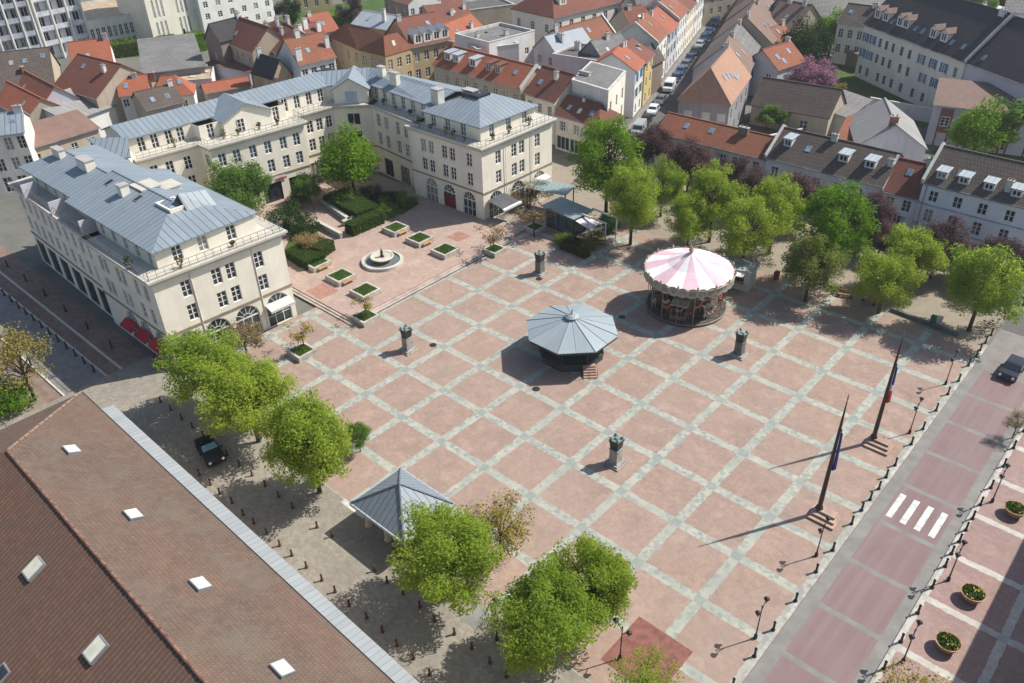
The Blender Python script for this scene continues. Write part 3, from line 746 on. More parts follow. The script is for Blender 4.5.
# carousel
def carousel():
    c = (-6.75, 30.4); r = empty('carousel', (*c, 0), 0, 'round carousel with pink and white striped canopy and gilded rounding boards', 'carousel')
    b = MB(); b.lathe([(4.7, 0), (4.7, .28), (4.62, .36), (1, .36)], 48); b.build('platform', plain('carousel_boards', (.085, .07, .06), .8, .3, .4, 2), r)
    b = MB(); b.lathe([(4.74, .08), (4.78, .3), (4.66, .38)], 48, capt=False, capb=False); b.build('platform_rim', plain('dull_gilt', (.13, .115, .09), .6, .4, .3, 3), r)
    rim, zr, za = 5.22, 5.1, 7.25
    b = MB(); n = 48
    for k in range(n):
        a0, a1 = 2*math.pi*k/n, 2*math.pi*(k+1)/n
        m = (k//3) % 2
        for (r0, z0, r1, z1) in ((rim-.1, zr+.08, 2.6, 6.0), (2.6, 6.0, .12, za)):
            b.face([(r0*math.cos(a0), r0*math.sin(a0), z0), (r0*math.cos(a1), r0*math.sin(a1), z0), (r1*math.cos(a1), r1*math.sin(a1), z1), (r1*math.cos(a0), r1*math.sin(a0), z1)], m)
    cn = b.build('canopy', [plain('white_canvas', (.72, .70, .70), .8, .2, .1), plain('pink_canvas', (.64, .43, .475), .8, .2, .12)], r)
    b = MB(); b.lathe([(.2, za-.1), (.2, za+.1), (.32, za+.3), (.18, za+.55), (.03, za+.9)], 12); b.build('finial', plain('finial_gilt', (.42, .34, .22), .4), cn)
    b = MB(); m = 30
    for k in range(m):
        a0, a1 = 2*math.pi*k/m, 2*math.pi*(k+1)/m; N = 6
        for i in range(N):
            t0, t1 = a0+(a1-a0)*i/N, a0+(a1-a0)*(i+1)/N
            f0, f1 = abs(math.sin(math.pi*i/N)), abs(math.sin(math.pi*(i+1)/N))
            b.face([(rim*math.cos(t0), rim*math.sin(t0), zr-.75-.2*f0), (rim*math.cos(t1), rim*math.sin(t1), zr-.75-.2*f1),
                    (rim*math.cos(t1), rim*math.sin(t1), zr+.05+.24*f1), (rim*math.cos(t0), rim*math.sin(t0), zr+.05+.24*f0)])
    def rb():
        t = NT('rounding_boards'); s = t.sep(t.n('TexCoord').outputs['Object'])
        an = t.math('DIVIDE', t.math('ARCTAN2', s[1], s[0]), 6.28318/30)
        fx = t.math('ABSOLUTE', t.math('SUBTRACT', t.math('FRACT', an), .5)); fz = t.math('ABSOLUTE', t.math('SUBTRACT', s[2], 4.7))
        inn = t.math('MULTIPLY', t.math('LESS_THAN', fx, .36), t.math('LESS_THAN', fz, .26))
        g = t.mix(t.noise(6, t.n('TexCoord').outputs['Object'], 4), (.26, .23, .17), (.42, .38, .30))
        pic = t.mix(t.white(t.math('FLOOR', an)), (.20, .24, .22), (.42, .36, .28))
        pic = t.mix(t.noise(3, t.n('TexCoord').outputs['Object'], 4), pic, (.12, .13, .11))
        return t.out(t.mix(inn, g, pic), .6, .3)
    b.build('rounding_boards', rb(), r)
    b = MB(); b.lathe([(rim+.02, zr+.0), (rim+.1, zr+.06), (rim-.12, zr+.1)], 48, capt=False, capb=False); b.build('cornice', plain('cornice_gilt', (.36, .30, .22), .5), r)
    b = MB(); b.lathe([(rim-.1, zr-.7), (1.2, zr-.6)], 32, capt=False, capb=False); b.build('ceiling', plain('carousel_ceiling', (.30, .27, .22)), r)
    b = MB(); b.lathe([(1.5, .36), (1.5, 4.4)], 12); b.build('centre_drum', plain('painted_drum', (.24, .17, .12), .6, .3, .5, 2), r)
    b = MB(); b.lathe([(2.4, 3.35), (2.45, 4.35)], 24, capt=False, capb=False); b.build('inner_boards', plain('inner_gilt', (.38, .33, .26), .6), r)
    for k in range(15):
        a = 2*math.pi*k/15; x, y = 4.95*math.cos(a), 4.95*math.sin(a)
        b = MB(); b.lathe([(.045, .1), (.045, 4.5)], 6, (4.55*math.cos(a), 4.55*math.sin(a))); b.build('post', plain('pole_brass', (.30, .25, .16), .4), r)
        b = MB(); b.lathe([(.05, zr+.1), (.16, zr+.25), (.04, zr+.55)], 8, (rim*math.cos(a), rim*math.sin(a))); b.build('knob', plain('finial_gilt', (.42, .34, .22)), r)
    cols = [(.50, .48, .44), (.30, .12, .07), (.45, .40, .33), (.10, .08, .07), (.40, .20, .10), (.38, .36, .30)]
    for k in range(18):
        ring = k % 2; a = 2*math.pi*k/18+.1; rr = 3.9 if ring else 2.9; z = 1.35+.35*math.sin(k*2.1)
        h = MB(); T = Matrix.Translation((rr*math.cos(a), rr*math.sin(a), 0)) @ Matrix.Rotation(a+math.pi/2, 4, 'Z')
        q = lambda x, y, zz: T @ Vector((x, y, zz))
        h.tube(q(-.45, 0, z), q(.35, 0, z+.03), .24, .22, 8); h.tube(q(.3, 0, z+.1), q(.62, 0, z+.62), .17, .1, 7); h.tube(q(.56, 0, z+.62), q(.88, 0, z+.45), .11, .07, 7)
        for lx, ly, dx in ((-.38, .12, -.25), (-.38, -.12, -.1), (.3, .12, .3), (.3, -.12, .15)):
            h.tube(q(lx, ly, z-.1), q(lx+dx, ly, z-.4), .07, .05, 5); h.tube(q(lx+dx, ly, z-.4), q(lx+dx-.12, ly, z-.72), .05, .035, 5)
        h.tube(q(-.5, 0, z+.1), q(-.75, 0, z-.3), .06, .03, 5); h.box((-.2, -.2, 0), (.15, .2, .06), 1, T @ Matrix.Translation((0, 0, z+.22)))
        hh = h.build('wooden_horse', [plain('horse_paint_%d' % (k % 6), cols[k % 6], .5), RED], r)
        b = MB(); p = q(0, 0, 0); b.lathe([(.025, .36), (.025, 4.4)], 6, (p.x, p.y)); b.build('pole', plain('pole_brass', (.30, .25, .16)), hh)
    for k, a in enumerate((-1.25, 1.9, 3.6)):
        b = MB(); T = Matrix.Translation((3.4*math.cos(a), 3.4*math.sin(a), 0)) @ Matrix.Rotation(a, 4, 'Z')
        b.box((-.6, -.9, .4), (.6, .9, .85), 0, T); b.box((-.6, -.9, .85), (.6, -.75, 1.6), 0, T); b.box((-.6, .75, .85), (.6, .9, 1.6), 0, T); b.box((-.7, -1.0, 2.3), (.7, 1.0, 2.4), 1, T)
        for sx in (-.6, .55):
            for sy in (-.95, .9): b.box((sx, sy, .4), (sx+.06, sy+.06, 2.3), 0, T)
        b.build('carriage', [plain('carriage_paint', (.22, .15, .10), .5, .4, .4, 2), plain('carriage_roof_paint', (.45, .42, .32))], r)
carousel()

# ticket booth beside the carousel
def booth():
    q = P(738, 284); r = empty('ticket_booth', (q.x, q.y, 0), R(8), 'small white ticket booth with fold-up flap close beside the carousel', 'booth'); r.scale = (1.3, 1.2, 1.15)
    b = MB(); wall_grid(b, (-1.3, -1.1), 0, 2.6, 0, 2.3, [(.5, 2.1, 1.0, 1.95)]); wall_grid(b, (1.3, -1.1), math.pi/2, 2.2, 0, 2.3, []); wall_grid(b, (1.3, 1.1), math.pi, 2.6, 0, 2.3, []); wall_grid(b, (-1.3, 1.1), -math.pi/2, 2.2, 0, 2.3, [])
    b.build('wall', OFFW, r)
    b = MB(); b.box((-1.45, -1.25, 2.3), (1.45, 1.25, 2.42)); b.build('roof', plain('booth_roof', (.34, .36, .36)), r)
    b = MB(); b.box((-.8, -1.0, 1.0), (.8, -.95, 1.95)); b.build('window', GLASS, r)
    b = MB(); slab(b, [(-.9, -2.0, 2.1), (.9, -2.0, 2.1), (.9, -1.1, 2.28), (-.9, -1.1, 2.28)], .05); b.build('flap', WHITE, r)
    b = MB(); b.box((-.9, -1.4, .92), (.9, -1.1, .98)); b.build('counter', WOOD, r)
booth()

# four pedestals, each with a dark bronze urn
def pedestal(x, y, lab):
    r = empty('pedestal', (x, y, 0), 0, lab, 'pedestal', 'pedestals at the corners of the square')
    b = MB(); b.box((-.85, -.85, 0), (.85, .85, .14)); b.box((-.7, -.7, .14), (.7, .7, .3)); b.build('base_slab', plain('grey_pedestal_stone', (.33, .315, .28), .9, .2, .3, 2), r)
    b = MB()
    def taper(b, lv):
        for z0, z1, w0, w1 in lv:
            p = [(-w0, -w0, z0), (w0, -w0, z0), (w0, w0, z0), (-w0, w0, z0)]; t = [(-w1, -w1, z1), (w1, -w1, z1), (w1, w1, z1), (-w1, w1, z1)]
            for k in range(4): j = (k+1) % 4; b.face([p[k], p[j], t[j], t[k]])
            b.face(t); b.face(p)
    taper(b, ((.3, .42, .52, .47), (.42, 1.78, .44, .42), (1.78, 1.86, .47, .47)))
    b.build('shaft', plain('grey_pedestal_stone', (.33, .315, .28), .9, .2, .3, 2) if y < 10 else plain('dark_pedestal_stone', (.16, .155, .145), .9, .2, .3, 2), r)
    b = MB(); taper(b, ((1.86, 1.98, .38, .38), (1.98, 2.7, .40, .46), (2.7, 2.88, .52, .50)))
    u = b.build('urn', BRONZE, r)
    b = MB(); b.box((-.5, -.5, 2.9), (.5, .5, 2.96))
    for sx in (-1, 1):
        for sy in (-1, 1): b.lathe([(.13, 2.96), (.16, 3.08), (.05, 3.2)], 8, (sx*.36, sy*.36))
    b.lathe([(.2, 2.96), (.22, 3.05), (.1, 3.12)], 8); b.build('urn_lid', PATINA, u)
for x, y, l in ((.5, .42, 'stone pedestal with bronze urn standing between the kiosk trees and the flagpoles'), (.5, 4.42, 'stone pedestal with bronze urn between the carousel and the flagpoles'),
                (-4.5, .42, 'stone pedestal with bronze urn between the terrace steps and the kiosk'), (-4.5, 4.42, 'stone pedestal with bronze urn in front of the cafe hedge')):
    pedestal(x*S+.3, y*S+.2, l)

# flagpoles on stepped plinths
def flagpole(bx, by, h, lab, flag):
    q = P(bx, by); r = empty('flagpole', (q.x, q.y, 0), 0, lab, 'flagpole', 'flagpoles by the road')
    b = MB()
    for i in range(3): b.box((-.45, -1.15+.42*i, 0), (1.8-.15*i, .5, .2*(i+1)))
    b.build('stepped_plinth', plain('plinth_stone', (.40, .28, .22), .9), r)
    b = MB(); b.lathe([(.34, .45), (.3, .8), (.2, .95), (.2, 2.0), (.17, 5), (.12, h*.75), (.045, h-.3), (.03, h)], 14); b.build('pole', plain('brown_metal_pole', (.045, .028, .024), .5, .4), r)
    b = MB(); b.lathe([(.07, h), (.02, h+.5)], 8); b.build('tip', GREYM, r)
    b = MB(); z1 = h*.76; L = 4.4; n = 12; wd = .55
    for i in range(n):
        for k in range(5):
            def pt(u, v):
                z = z1-L*v; sp = .16+wd*u*(.45+.55*v); ph = u*7+v*2
                return (sp*.6+.03*math.sin(ph*1.3), .5*sp+.11*math.sin(ph), z-.5*u*(1-v))
            u0, u1, v0, v1 = k/5, (k+1)/5, i/n, (i+1)/n
            b.face([pt(u0, v0), pt(u1, v0), pt(u1, v1), pt(u0, v1)], (0 if i < n*.5 else (1 if i < n*.66 else 2)) if flag else 0)
    blue = plain('flag_blue', (.025, .035, .22), .8); b.build('flag', [blue, plain('flag_white', (.6, .6, .6)), plain('flag_red', (.5, .02, .03))] if flag else blue, r, smooth=True)
flagpole(818, 513, 12.3, 'tall brown flagpole with a furled plain blue flag on stepped plinth', False)
flagpole(872.3, 442, 12.0, 'tall brown flagpole with a furled blue white and red flag on stepped plinth', True)

# fountain
def fountain():
    q = P(382.5, 261, .5); r = empty('fountain', (q.x, q.y, .34), 0, 'round stone fountain with raised bowl and small bronze figure on the terrace', 'fountain')
    r.scale = (.9, .9, .8)
    b = MB(); b.lathe([(3.05, 0), (3.05, .5), (2.6, .52), (2.6, .2), (.5, .18)], 40, capt=False); b.build('basin', plain('fountain_stone', (.47, .45, .40), .8), r)
    b = MB(); b.lathe([(2.6, .34), (.1, .34)], 40, capb=False); b.build('water', plain('fountain_water', (.13, .145, .13), .08, .6), r)
    b = MB(); b.lathe([(.95, .2), (.8, .5), (1.5, .85), (1.75, 1.15), (1.6, 1.2), (1.3, 1.05), (.2, 1.0)], 28); b.build('bowl', plain('bowl_stone', (.52, .47, .38), .8), r)
    b = MB(); b.lathe([(.35, 1.0), (.25, 1.3), (.18, 1.5), (.22, 1.8), (.12, 2.1), (.14, 2.25), (.05, 2.45)], 10); b.tube((0, 0, 1.9), (.35, .1, 2.2), .06, .04, 6); b.build('figure', BRONZE, r)
fountain()

# square stone planters; some with a wooden seat
LAWNM = plain('planter_grass', (.12, .19, .045), .95, .1, .5, 3)
def grass_mb(n, w, seed):
    g = random.Random(seed); b = MB()
    for i in range(n):
        x, y = g.uniform(-w, w), g.uniform(-w, w); a = g.uniform(0, 6.28); h = g.uniform(.08, .2); dx, dy = .07*math.cos(a), .07*math.sin(a)
        b.face([(x-dx, y-dy, .6), (x+dx, y+dy, .6), (x+dx*.2+g.uniform(-.06, .06), y+g.uniform(-.06, .06), .6+h)])
    return b
GRM = grass_mb(900, 1.2, 3).mesh('grass_blades', leaf('blade_green', (.10, .17, .035), (.17, .26, .06), .3))
def planter(px, py, z, w, lab, seat=None, bare=False):
    q = P(px, py, z+.62); r = empty('stone_planter', (q.x, q.y, z), 0, lab, 'planter', 'square stone planters round the fountain')
    b = MB(); h = w/2; t = .28
    b.box((-h, -h, 0), (h, -h+t, .66)); b.box((-h, h-t, 0), (h, h, .66)); b.box((-h, -h+t, 0), (-h+t, h-t, .66)); b.box((h-t, -h+t, 0), (h, h-t, .66))
    b.build('trough', plain('planter_stone', (.42, .39, .34), .85, .2, .3, 1.2), r)
    b = MB(); b.box((-h+t, -h+t, .3), (h-t, h-t, .6)); so_ = b.build('soil', SOIL if bare else LAWNM, r)
    g = link('grass', GRM, so_); g.scale = ((h-t)/1.2, (h-t)/1.2, 1); g['kind'] = 'stuff'
    if seat:
        b = MB()
        for i in range(3): b.box((h+.05+.16*i, -h*.62, .40), (h+.18+.16*i, h*.62, .45))
        b.box((h, -h*.6, .3), (h+.5, -h*.54, .40)); b.box((h, h*.54, .3), (h+.5, h*.6, .40)); b.build('seat', WOOD, r)
for a in ((316, 261.5, .34, 2.8, 'stone planter with grass and wooden seat closest to the hedge by the west corner building', 1),
          (340.5, 275, .34, 2.8, 'stone planter with grass and seat between two others beside a red brick panel', 1),
          (365, 289.5, .34, 2.8, 'third stone planter with grass in the row leading from the hedge to the steps', 0),
          (395.5, 227, .34, 2.8, 'stone planter with grass and seat next to the clipped hedge above the fountain', 1),
          (419.5, 237.5, .34, 2.8, 'stone planter with grass and seat in the middle of the row beside the fountain', 1),
          (445, 249, .34, 2.8, 'stone planter with grass near the steps, last of the row beside the fountain', 0),
          (365, 315.5, 0, 2.5, 'small stone planter of bare soil at the corner of the terrace steps', 0, True),
          (494.5, 248.5, 0, 2.3, 'small stone planter holding a budding tree at the end of the terrace steps', 0),
          (301.5, 350, 0, 2.4, 'small stone planter holding a thin tree in front of the west corner building', 0),
          (535, 226.5, 0, 2.3, 'small stone planter holding a brown budding tree beside the cafe pavilion', 0)):
    planter(*a)

# round flower bowls on the pavement across the road
def bowl(px, py, lab, k):
    q = P(px, py, .75); r = empty('flower_bowl', (q.x, q.y, 0), k, lab, 'planter', 'round flower bowls')
    b = MB(); b.lathe([(.5, 0), (.64, .2), (.86, .68), (.9, .78), (.8, .78), (.74, .66), (.1, .66)], 28); b.build('bowl', plain('bowl_terracotta', (.34, .20, .12), .85, .2, .3, 2), r)
    g = random.Random(k+5); b = MB()
    for i in range(420):
        rr = .78*math.sqrt(g.random()); a = g.uniform(0, 6.28); x, y = rr*math.cos(a), rr*math.sin(a); z = .68+.3*g.random()*(.95-rr)+.02
        s = g.uniform(.05, .11); d = Vector((g.gauss(0, 1), g.gauss(0, 1), g.gauss(.8, .6))).normalized(); u = d.orthogonal().normalized()*s; v = d.cross(u)
        c = Vector((x, y, z)); b.face([c-u-v, c+u-v, c+u+v, c-u+v], 1 if g.random() < .2 else 0)
    b.build('flowers', [leaf('bowl_leaves', (.035, .08, .02), (.09, .15, .03)), plain('bowl_blooms', (.42, .36, .08))], r)
bowl(973.5, 592.5, 'round terracotta flower bowl on the pavement between two others beside the road', 1)
bowl(948.5, 641.5, 'round terracotta flower bowl on the pavement closest to the building shadow at the bottom', 2)
bowl(1016, 508, 'round terracotta flower bowl on the pavement level with the zebra crossing', 3)
bowl(1021, 484, 'round terracotta flower bowl cut off by the picture edge above the zebra crossing', 4) if False else None

# double street lamps
def lamp_proto(z=0):
    r = empty('street_lamp', (0, 0, 0), 0)
    b = MB(); b.lathe([(.14, 0), (.14, .3), (.07, .45), (.05, .9), (.042, 2.6), (.038, 3.5), (.07, 3.55), (.02, 3.65)], 10); b.build('post', DARK, r)
    for s, hh in ((-1, 3.35), (1, 3.75)):
        b = MB(); b.tube((0, 0, hh-.6), (0, s*.3, hh-.15), .035, .03, 6); b.tube((0, s*.3, hh-.15), (0, s*.58, hh-.1), .03, .03, 6); b.build('arm', DARK, r)
        b = MB(); b.lathe([(.04, hh-.12), (.11, hh-.08), (.14, hh+.06), (.22, hh+.1), (.13, hh+.2), (.04, hh+.25)], 12, (0, s*.58)); l = b.build('lantern', DARK, r)
        b = MB(); b.lathe([(.09, hh-.24), (.12, hh-.06)], 10, (0, s*.58)); b.build('globe', plain('lantern_glass', (.35, .36, .33), .2, .5), l)
    return r
LAMPS = [((3.85, -1.05), 0, 'double headed street lamp on the square kerb closest to the picture bottom'), ((3.84, .73), 0, 'double headed street lamp beside the plinth of the plain blue flag'),
         ((3.85, 4.24), 0, 'double headed street lamp beyond the plinth of the tricolour flag'), ((3.84, 6.01), 0, 'double headed street lamp opposite the blue car on the road'),
         ((2.72, -2.43), R(90), 'double headed street lamp beside the dark red brick panel'), ((5.38, 1.49), 0, 'double headed street lamp beside the middle flower bowl across the road'),
         ((5.39, -.17), 0, 'double headed street lamp beside the lowest flower bowl across the road'), ((5.37, 3.44), 0, 'double headed street lamp across the road level with the zebra crossing')]
lp = lamp_proto()
for i, ((x, y), a, l) in enumerate(LAMPS):
    o = lp if i == 0 else dup(lp); o.location = (x*S, y*S, 0); o.rotation_euler = (0, 0, a); tag(o, l, 'street lamp', 'double headed street lamps')
q = P(497, 640); o = dup(lp, (q.x, q.y, 0), R(45), 'double headed street lamp half hidden between the two trees by the kiosk', 'double headed street lamps')

# bollards
def bollard_mesh(h, r0, m):
    b = MB(); b.lathe([(r0*1.3, 0), (r0*1.3, .1), (r0*.8, .16), (r0*.7, h*.8), (r0*.95, h*.85), (r0*.8, h*.94), (r0*.3, h)], 10); return b.mesh('bollard', m)
BM1 = bollard_mesh(1.0, .12, DARK); BM2 = bollard_mesh(.75, .11, IRON)
def bollards(pts, me, lab, grp, z=0):
    for x, y in pts:
        o = link('bollard', me, None, (x, y, z)); o.rotation_euler = (0, 0, rnd.uniform(0, 6)); tag(o, lab, 'bollard', grp)
ys = [-4.4, -3.7, -3.05, -2.4, -1.85, -1.3, -.79, -.18, .46, .98, 1.64, 2.0, 2.3, 2.61, 2.94, 3.3, 3.97, 4.48, 5.13, 5.73, 6.25, 6.86, 7.25, 7.52, 7.85, 8.2]
bollards([(3.975*S+rnd.uniform(-.06, .06), y*S) for y in ys], BM1, 'dark cast iron bollard along the kerb of the square', 'bollards along the square kerb')
ys = [-2.6, -2.0, -1.5, -1.0, -.43, .10, .68, 1.22, 1.71, 2.0, 2.3, 2.59, 2.89, 3.26, 3.74, 4.38, 4.94, 5.5, 6.1]
bollards([(5.26*S+rnd.uniform(-.05, .05), y*S) for y in ys], BM1, 'dark cast iron bollard along the kerb across the road', 'bollards along the kerb across the road')
bollards([(-25+1.84*i+rnd.uniform(-.15, .15), -23.65+rnd.uniform(-.1, .1)) for i in range(22)], BM2, 'short rusty bollard in the row along the big tiled hall', 'bollards along the tiled hall')
bollards([(-11.4+1.82*i+rnd.uniform(-.15, .15), -20.3+rnd.uniform(-.1, .1)) for i in range(15) if i not in (2, 3)] + [(-38+2.1*i, -20.4) for i in range(12)], BM2, 'short rusty bollard on the cobbles under the trees', 'bollards on the cobbles')
bollards([(-104+2.3*i, -22.15-.012*i) for i in range(25)], BM1, 'dark bollard in the row along the shaded side street', 'bollards along the side street')
bollards([(-96+2.9*i, -26.5) for i in range(15)], BM1, 'dark bollard in the row beside the bicycle path', 'bollards along the bicycle path')
bollards([(-100+6*i, -18.9) for i in range(9)], BM1, 'dark bollard close to the shops of the west corner building', 'bollards by the shops')

# pyramid kiosk roof on posts
def kiosk():
    z = 2.75; A, B_, C_ = P(351, 500, z), P(395.7, 539, z), P(397.3, 466, z)
    x0, x1 = (A.x+C_.x)/2+.35, B_.x+.6; y0, y1 = (A.y+B_.y)/2, C_.y
    x1 = max(x1, x0+6.6)
    r = empty('kiosk_shelter', ((x0+x1)/2, (y0+y1)/2, 0), 0, 'open square shelter with pyramid zinc roof on stone posts', 'shelter')
    hx, hy = (x1-x0)/2, (y1-y0)/2
    b = MB(); e = [(-hx, -hy, z), (hx, -hy, z), (hx, hy, z), (-hx, hy, z)]; ap = (0, 0, z+2.2)
    for k in range(4): slab(b, [e[k], e[(k+1) % 4], ap], .1)
    rf = b.build('roof', zinc('shelter_zinc', (.18, .215, .24), .55, .8), r)
    for k in range(4):
        d = MB(); d.tube(Vector(e[k])+Vector((0, 0, .05)), Vector(ap)+Vector((0, 0, .05)), .08, .08, 5); d.build('hip_cap', ZINCD, rf)
    b = MB(); t = .22
    b.box((-hx-.1, -hy-.12, z-.28), (hx+.1, -hy+.12, z+.0)); b.box((-hx-.1, hy-.12, z-.28), (hx+.1, hy+.12, z)); b.box((-hx-.12, -hy+.12, z-.28), (-hx+.12, hy-.12, z)); b.box((hx-.12, -hy+.12, z-.28), (hx+.12, hy-.12, z))
    b.build('gutter', ZINCW, r)
    b = MB(); b.box((-hx+.1, -hy+.1, z-.2), (hx-.1, hy-.1, z-.13)); b.build('ceiling', plain('dark_boards', (.05, .05, .045)), r)
    for sx in (-1, 0, 1):
        for sy in (-1, 1):
            d = MB(); d.lathe([(.3, 0), (.3, .15), (.22, .2), (.2, z-.5), (.28, z-.28)], 12, (sx*(hx-.8), sy*(hy-.8))); d.build('post', STONE, r)
    b = MB(); b.box((hx-2.0, -hy+.2, 0), (hx-.5, -hy+.6, .45)); b.build('bench', IRON, r)
kiosk()
# ------------------------------------------------------------------ polygonal residences round the terrace
def offset(poly, d):
    n = len(poly); out = []
    for i in range(n):
        p0, p1, p2 = (Vector(poly[(i+k-1) % n]) for k in range(3))
        a = (p1-p0).normalized(); b = (p2-p1).normalized()
        na, nb = Vector((a.y, -a.x)), Vector((b.y, -b.x)); m = (na+nb)
        m = m/max(.3, m.dot(na)) if m.length > 1e-6 else na
        out.append((p1.x+m.x*d, p1.y+m.y*d))
    return out
def block(root, poly, zb, zt, rows, wallm, style='two', name='wall', skip=()):
    wm = MB(); n = len(poly)
    for i in range(n):
        if i in skip: continue
        a, b = Vector(poly[i]), Vector(poly[(i+1) % n]); W = (b-a).length; ang = math.atan2(b.y-a.y, b.x-a.x)
        ops = expand(rows.get(i, ()), W); wall_grid(wm, a, ang, W, zb, zt, ops); put_windows(root, a, ang, ops, W, zt, style)
    return wm.build(name, wallm, root)
def cornice(root, poly, z, d, h, m, name='cornice'):
    b = MB(); b.prism(offset(poly, d), z, z+h*.45, 0); b.prism(offset(poly, d*.72), z-h*.55, z-.002, 0); return b.build(name, m, root)
def band(root, poly, z, d, h, m, name='string_course'):
    b = MB(); b.prism(offset(poly, d), z, z+h); return b.build(name, m, root)
def railing(root, poly, z, skip=(), h=.95):
    n = len(poly)
    for i in range(n):
        if i in skip: continue
        b = MB(); a, c = Vector((*poly[i], z)), Vector((*poly[(i+1) % n], z)); L = (c-a).length
        up = Vector((0, 0, h)); b.tube(a+up, c+up, .035, .035, 5); b.tube(a+up*.5, c+up*.5, .02, .02, 4); b.tube(a+up*.12, c+up*.12, .02, .02, 4)
        for k in range(int(L/.9)+1):
            p = a.lerp(c, min(1, k*.9/L)); b.tube(p, p+up, .025, .025, 4)
        b.build('railing', RAIL, root)
YPOT = leaf('yellow_pot_leaves', (.16, .14, .02), (.28, .22, .03))
POTL = leaf('pot_leaves', (.03, .07, .015), (.08, .14, .03))
POTC = plain('weathered_pot', (.30, .24, .18), .9)
def balcony_pots(root, p0, p1, z, n, seed):
    g = random.Random(seed)
    for i in range(n):
        t = (i+g.uniform(.2, .8))/n; c = Vector((p0[0]+(p1[0]-p0[0])*t, p0[1]+(p1[1]-p0[1])*t, z)); b = MB()
        b.lathe([(.16, z), (.22, z+.35)], 8, (c.x, c.y), 0)
        hh = g.uniform(.25, 1.3)
        for k in range(50):
            d = Vector((g.gauss(0, 1), g.gauss(0, 1), g.gauss(0, 1))).normalized(); q = c+Vector((0, 0, .35+hh*.5))+Vector((d.x*.22*(1+hh), d.y*.22*(1+hh), d.z*hh*.5))*g.random()**.4
            u = Vector((g.gauss(0, 1), g.gauss(0, 1), g.gauss(0, 1))).normalized()*.09; v = u.orthogonal().normalized()*.07
            b.face([q-u-v, q+u-v, q+u+v, q-u+v], 1)
        b.build('potted_plant', [POTC, POTL if g.random() < .7 else YPOT], root)
def awning(root, x, y, z, ang, w, out, drop, m, name='awning'):
    b = MB(); n = Vector((math.sin(ang), -math.cos(ang), 0)); u = Vector((math.cos(ang), math.sin(ang), 0)); a = Vector((x, y, z))
    p = [a, a+u*w, a+u*w+n*out-Vector((0, 0, drop)), a+n*out-Vector((0, 0, drop))]
    b.face(p); b.face([q-Vector((0, 0, .05)) for q in reversed(p)]); dn = Vector((0, 0, .28))
    b.face([p[3], p[2], p[2]-dn, p[3]-dn]); b.face([p[0], p[3], p[3]-dn]); b.face([p[1], p[2], p[2]-dn])
    return b.build(name, m, root)
def lettering(root, x, y, z, ang, segs, m, h=.55, name='lettering'):
    """raised red letters, too small in the photograph to read: upright strokes and bars of the words' lengths"""
    b = MB(); u = Vector((math.cos(ang), math.sin(ang), 0)); n = Vector((math.sin(ang), -math.cos(ang), 0)); g = random.Random(4)
    T = Matrix((u, -n, Vector((0, 0, 1)))).transposed().to_4x4(); T.translation = Vector((x, y, z)); t = 0
    for word, hh in segs:
        for k in range(word):
            w = hh*.55
            b.box((t, -.06, 0), (t+.1, 0, hh), 0, T)
            if k % 2: b.box((t+w-.1, -.06, 0), (t+w, 0, hh), 0, T)
            b.box((t+.1, -.06, hh-.1 if k % 3 else hh*.45), (t+w-.1 if k % 2 else t+w, 0, hh if k % 3 else hh*.6), 0, T)
            if k % 3 != 1: b.box((t+.1, -.06, 0), (t+w-.1 if k % 2 else t+w, 0, .1), 0, T)
            t += w+.12
        t += .45
    o = b.build(name, m, root); return o
SW = dict(style='two'); BL = dict(style='two', glass=GLASSB); AR = dict(style='arch', glass=SHOPG)
SHOP = dict(style='wide', glass=SHOPG, frame=DKGREEN, name='shop_window'); DARKOP = dict(style='wide', glass=GLASS, frame=DARK, name='shop_window')
ZC, ZE = 11.0, 13.4
SCOURSE = plain('brown_string_course', (.27, .215, .15), .8)

# --- west corner building
wr = empty('apartment_building', (0, 0, 0), 0, 'cream corner apartment building with red awnings and hipped zinc roof on the shaded side street', 'building', 'cream apartment buildings round the terrace')
w1 = [(-57, -16.1), (-42.0, -16.25), (-41.2, -1.0), (-57, -1.0)]
WX = lambda y: -41.2+(-1.0-y)*(-.8/15.25)
w2 = [(-80.2, -15.0), (-57, -15.8), (-57, -3.2), (-80.2, -3.2)]
up = [.22, .45, .56, .785]
block(wr, w1, -.13, ZC, {0: [(0, 4.0, 2.6, [.42, .64, .86], AR), (5.0, 1.9, 1.0, [.16, .24, .44, .52, .72, .86], SW), (7.9, 1.9, 1.0, [.16, .24, .44, .52, .72, .86], SW)],
      1: [(0, 4.0, 3.1, [.13, .36, .60, .86], AR), (5.0, 1.9, 1.1, up, SW), (7.9, 1.9, 1.1, up, SW)], 2: [(5, 1.9, 1.1, 4, SW), (7.9, 1.9, 1.1, 4, SW)]}, CREAM)
block(wr, w2, -.13, ZC, {0: [(0, 3.5, 2.9, 6, SHOP), (5.0, 1.9, 1.0, 10, SW), (7.9, 1.9, 1.0, 10, SW)]}, CREAM)
for w in (w1, w2):
    band(wr, w, 4.2, .1, .22, SCOURSE); cornice(wr, w, ZC, .55, .55, STONE)
    railing(wr, offset(w, .2), ZC+.25, (3,) if w is w1 else (1, 2, 3))
s1 = [(-57, -14.5), (-43.5, -14.5), (-43.2, -2.7), (-57, -2.7)]; s2 = [(-78.6, -13.0), (-57, -13.8), (-57, -4.4), (-78.6, -4.4)]
TOP = (ZC+.3, 2.0, 1.0)
block(wr, s1, ZC+.2, ZE, {0: [(*TOP, 5, BL)], 1: [(ZC+.35, 1.7, 1.1, [.2, .45, .74], SW)]}, CREAM, name='top_storey')
block(wr, s2, ZC+.2, ZE, {0: [(*TOP, 7, BL)]}, CREAM, name='top_storey')
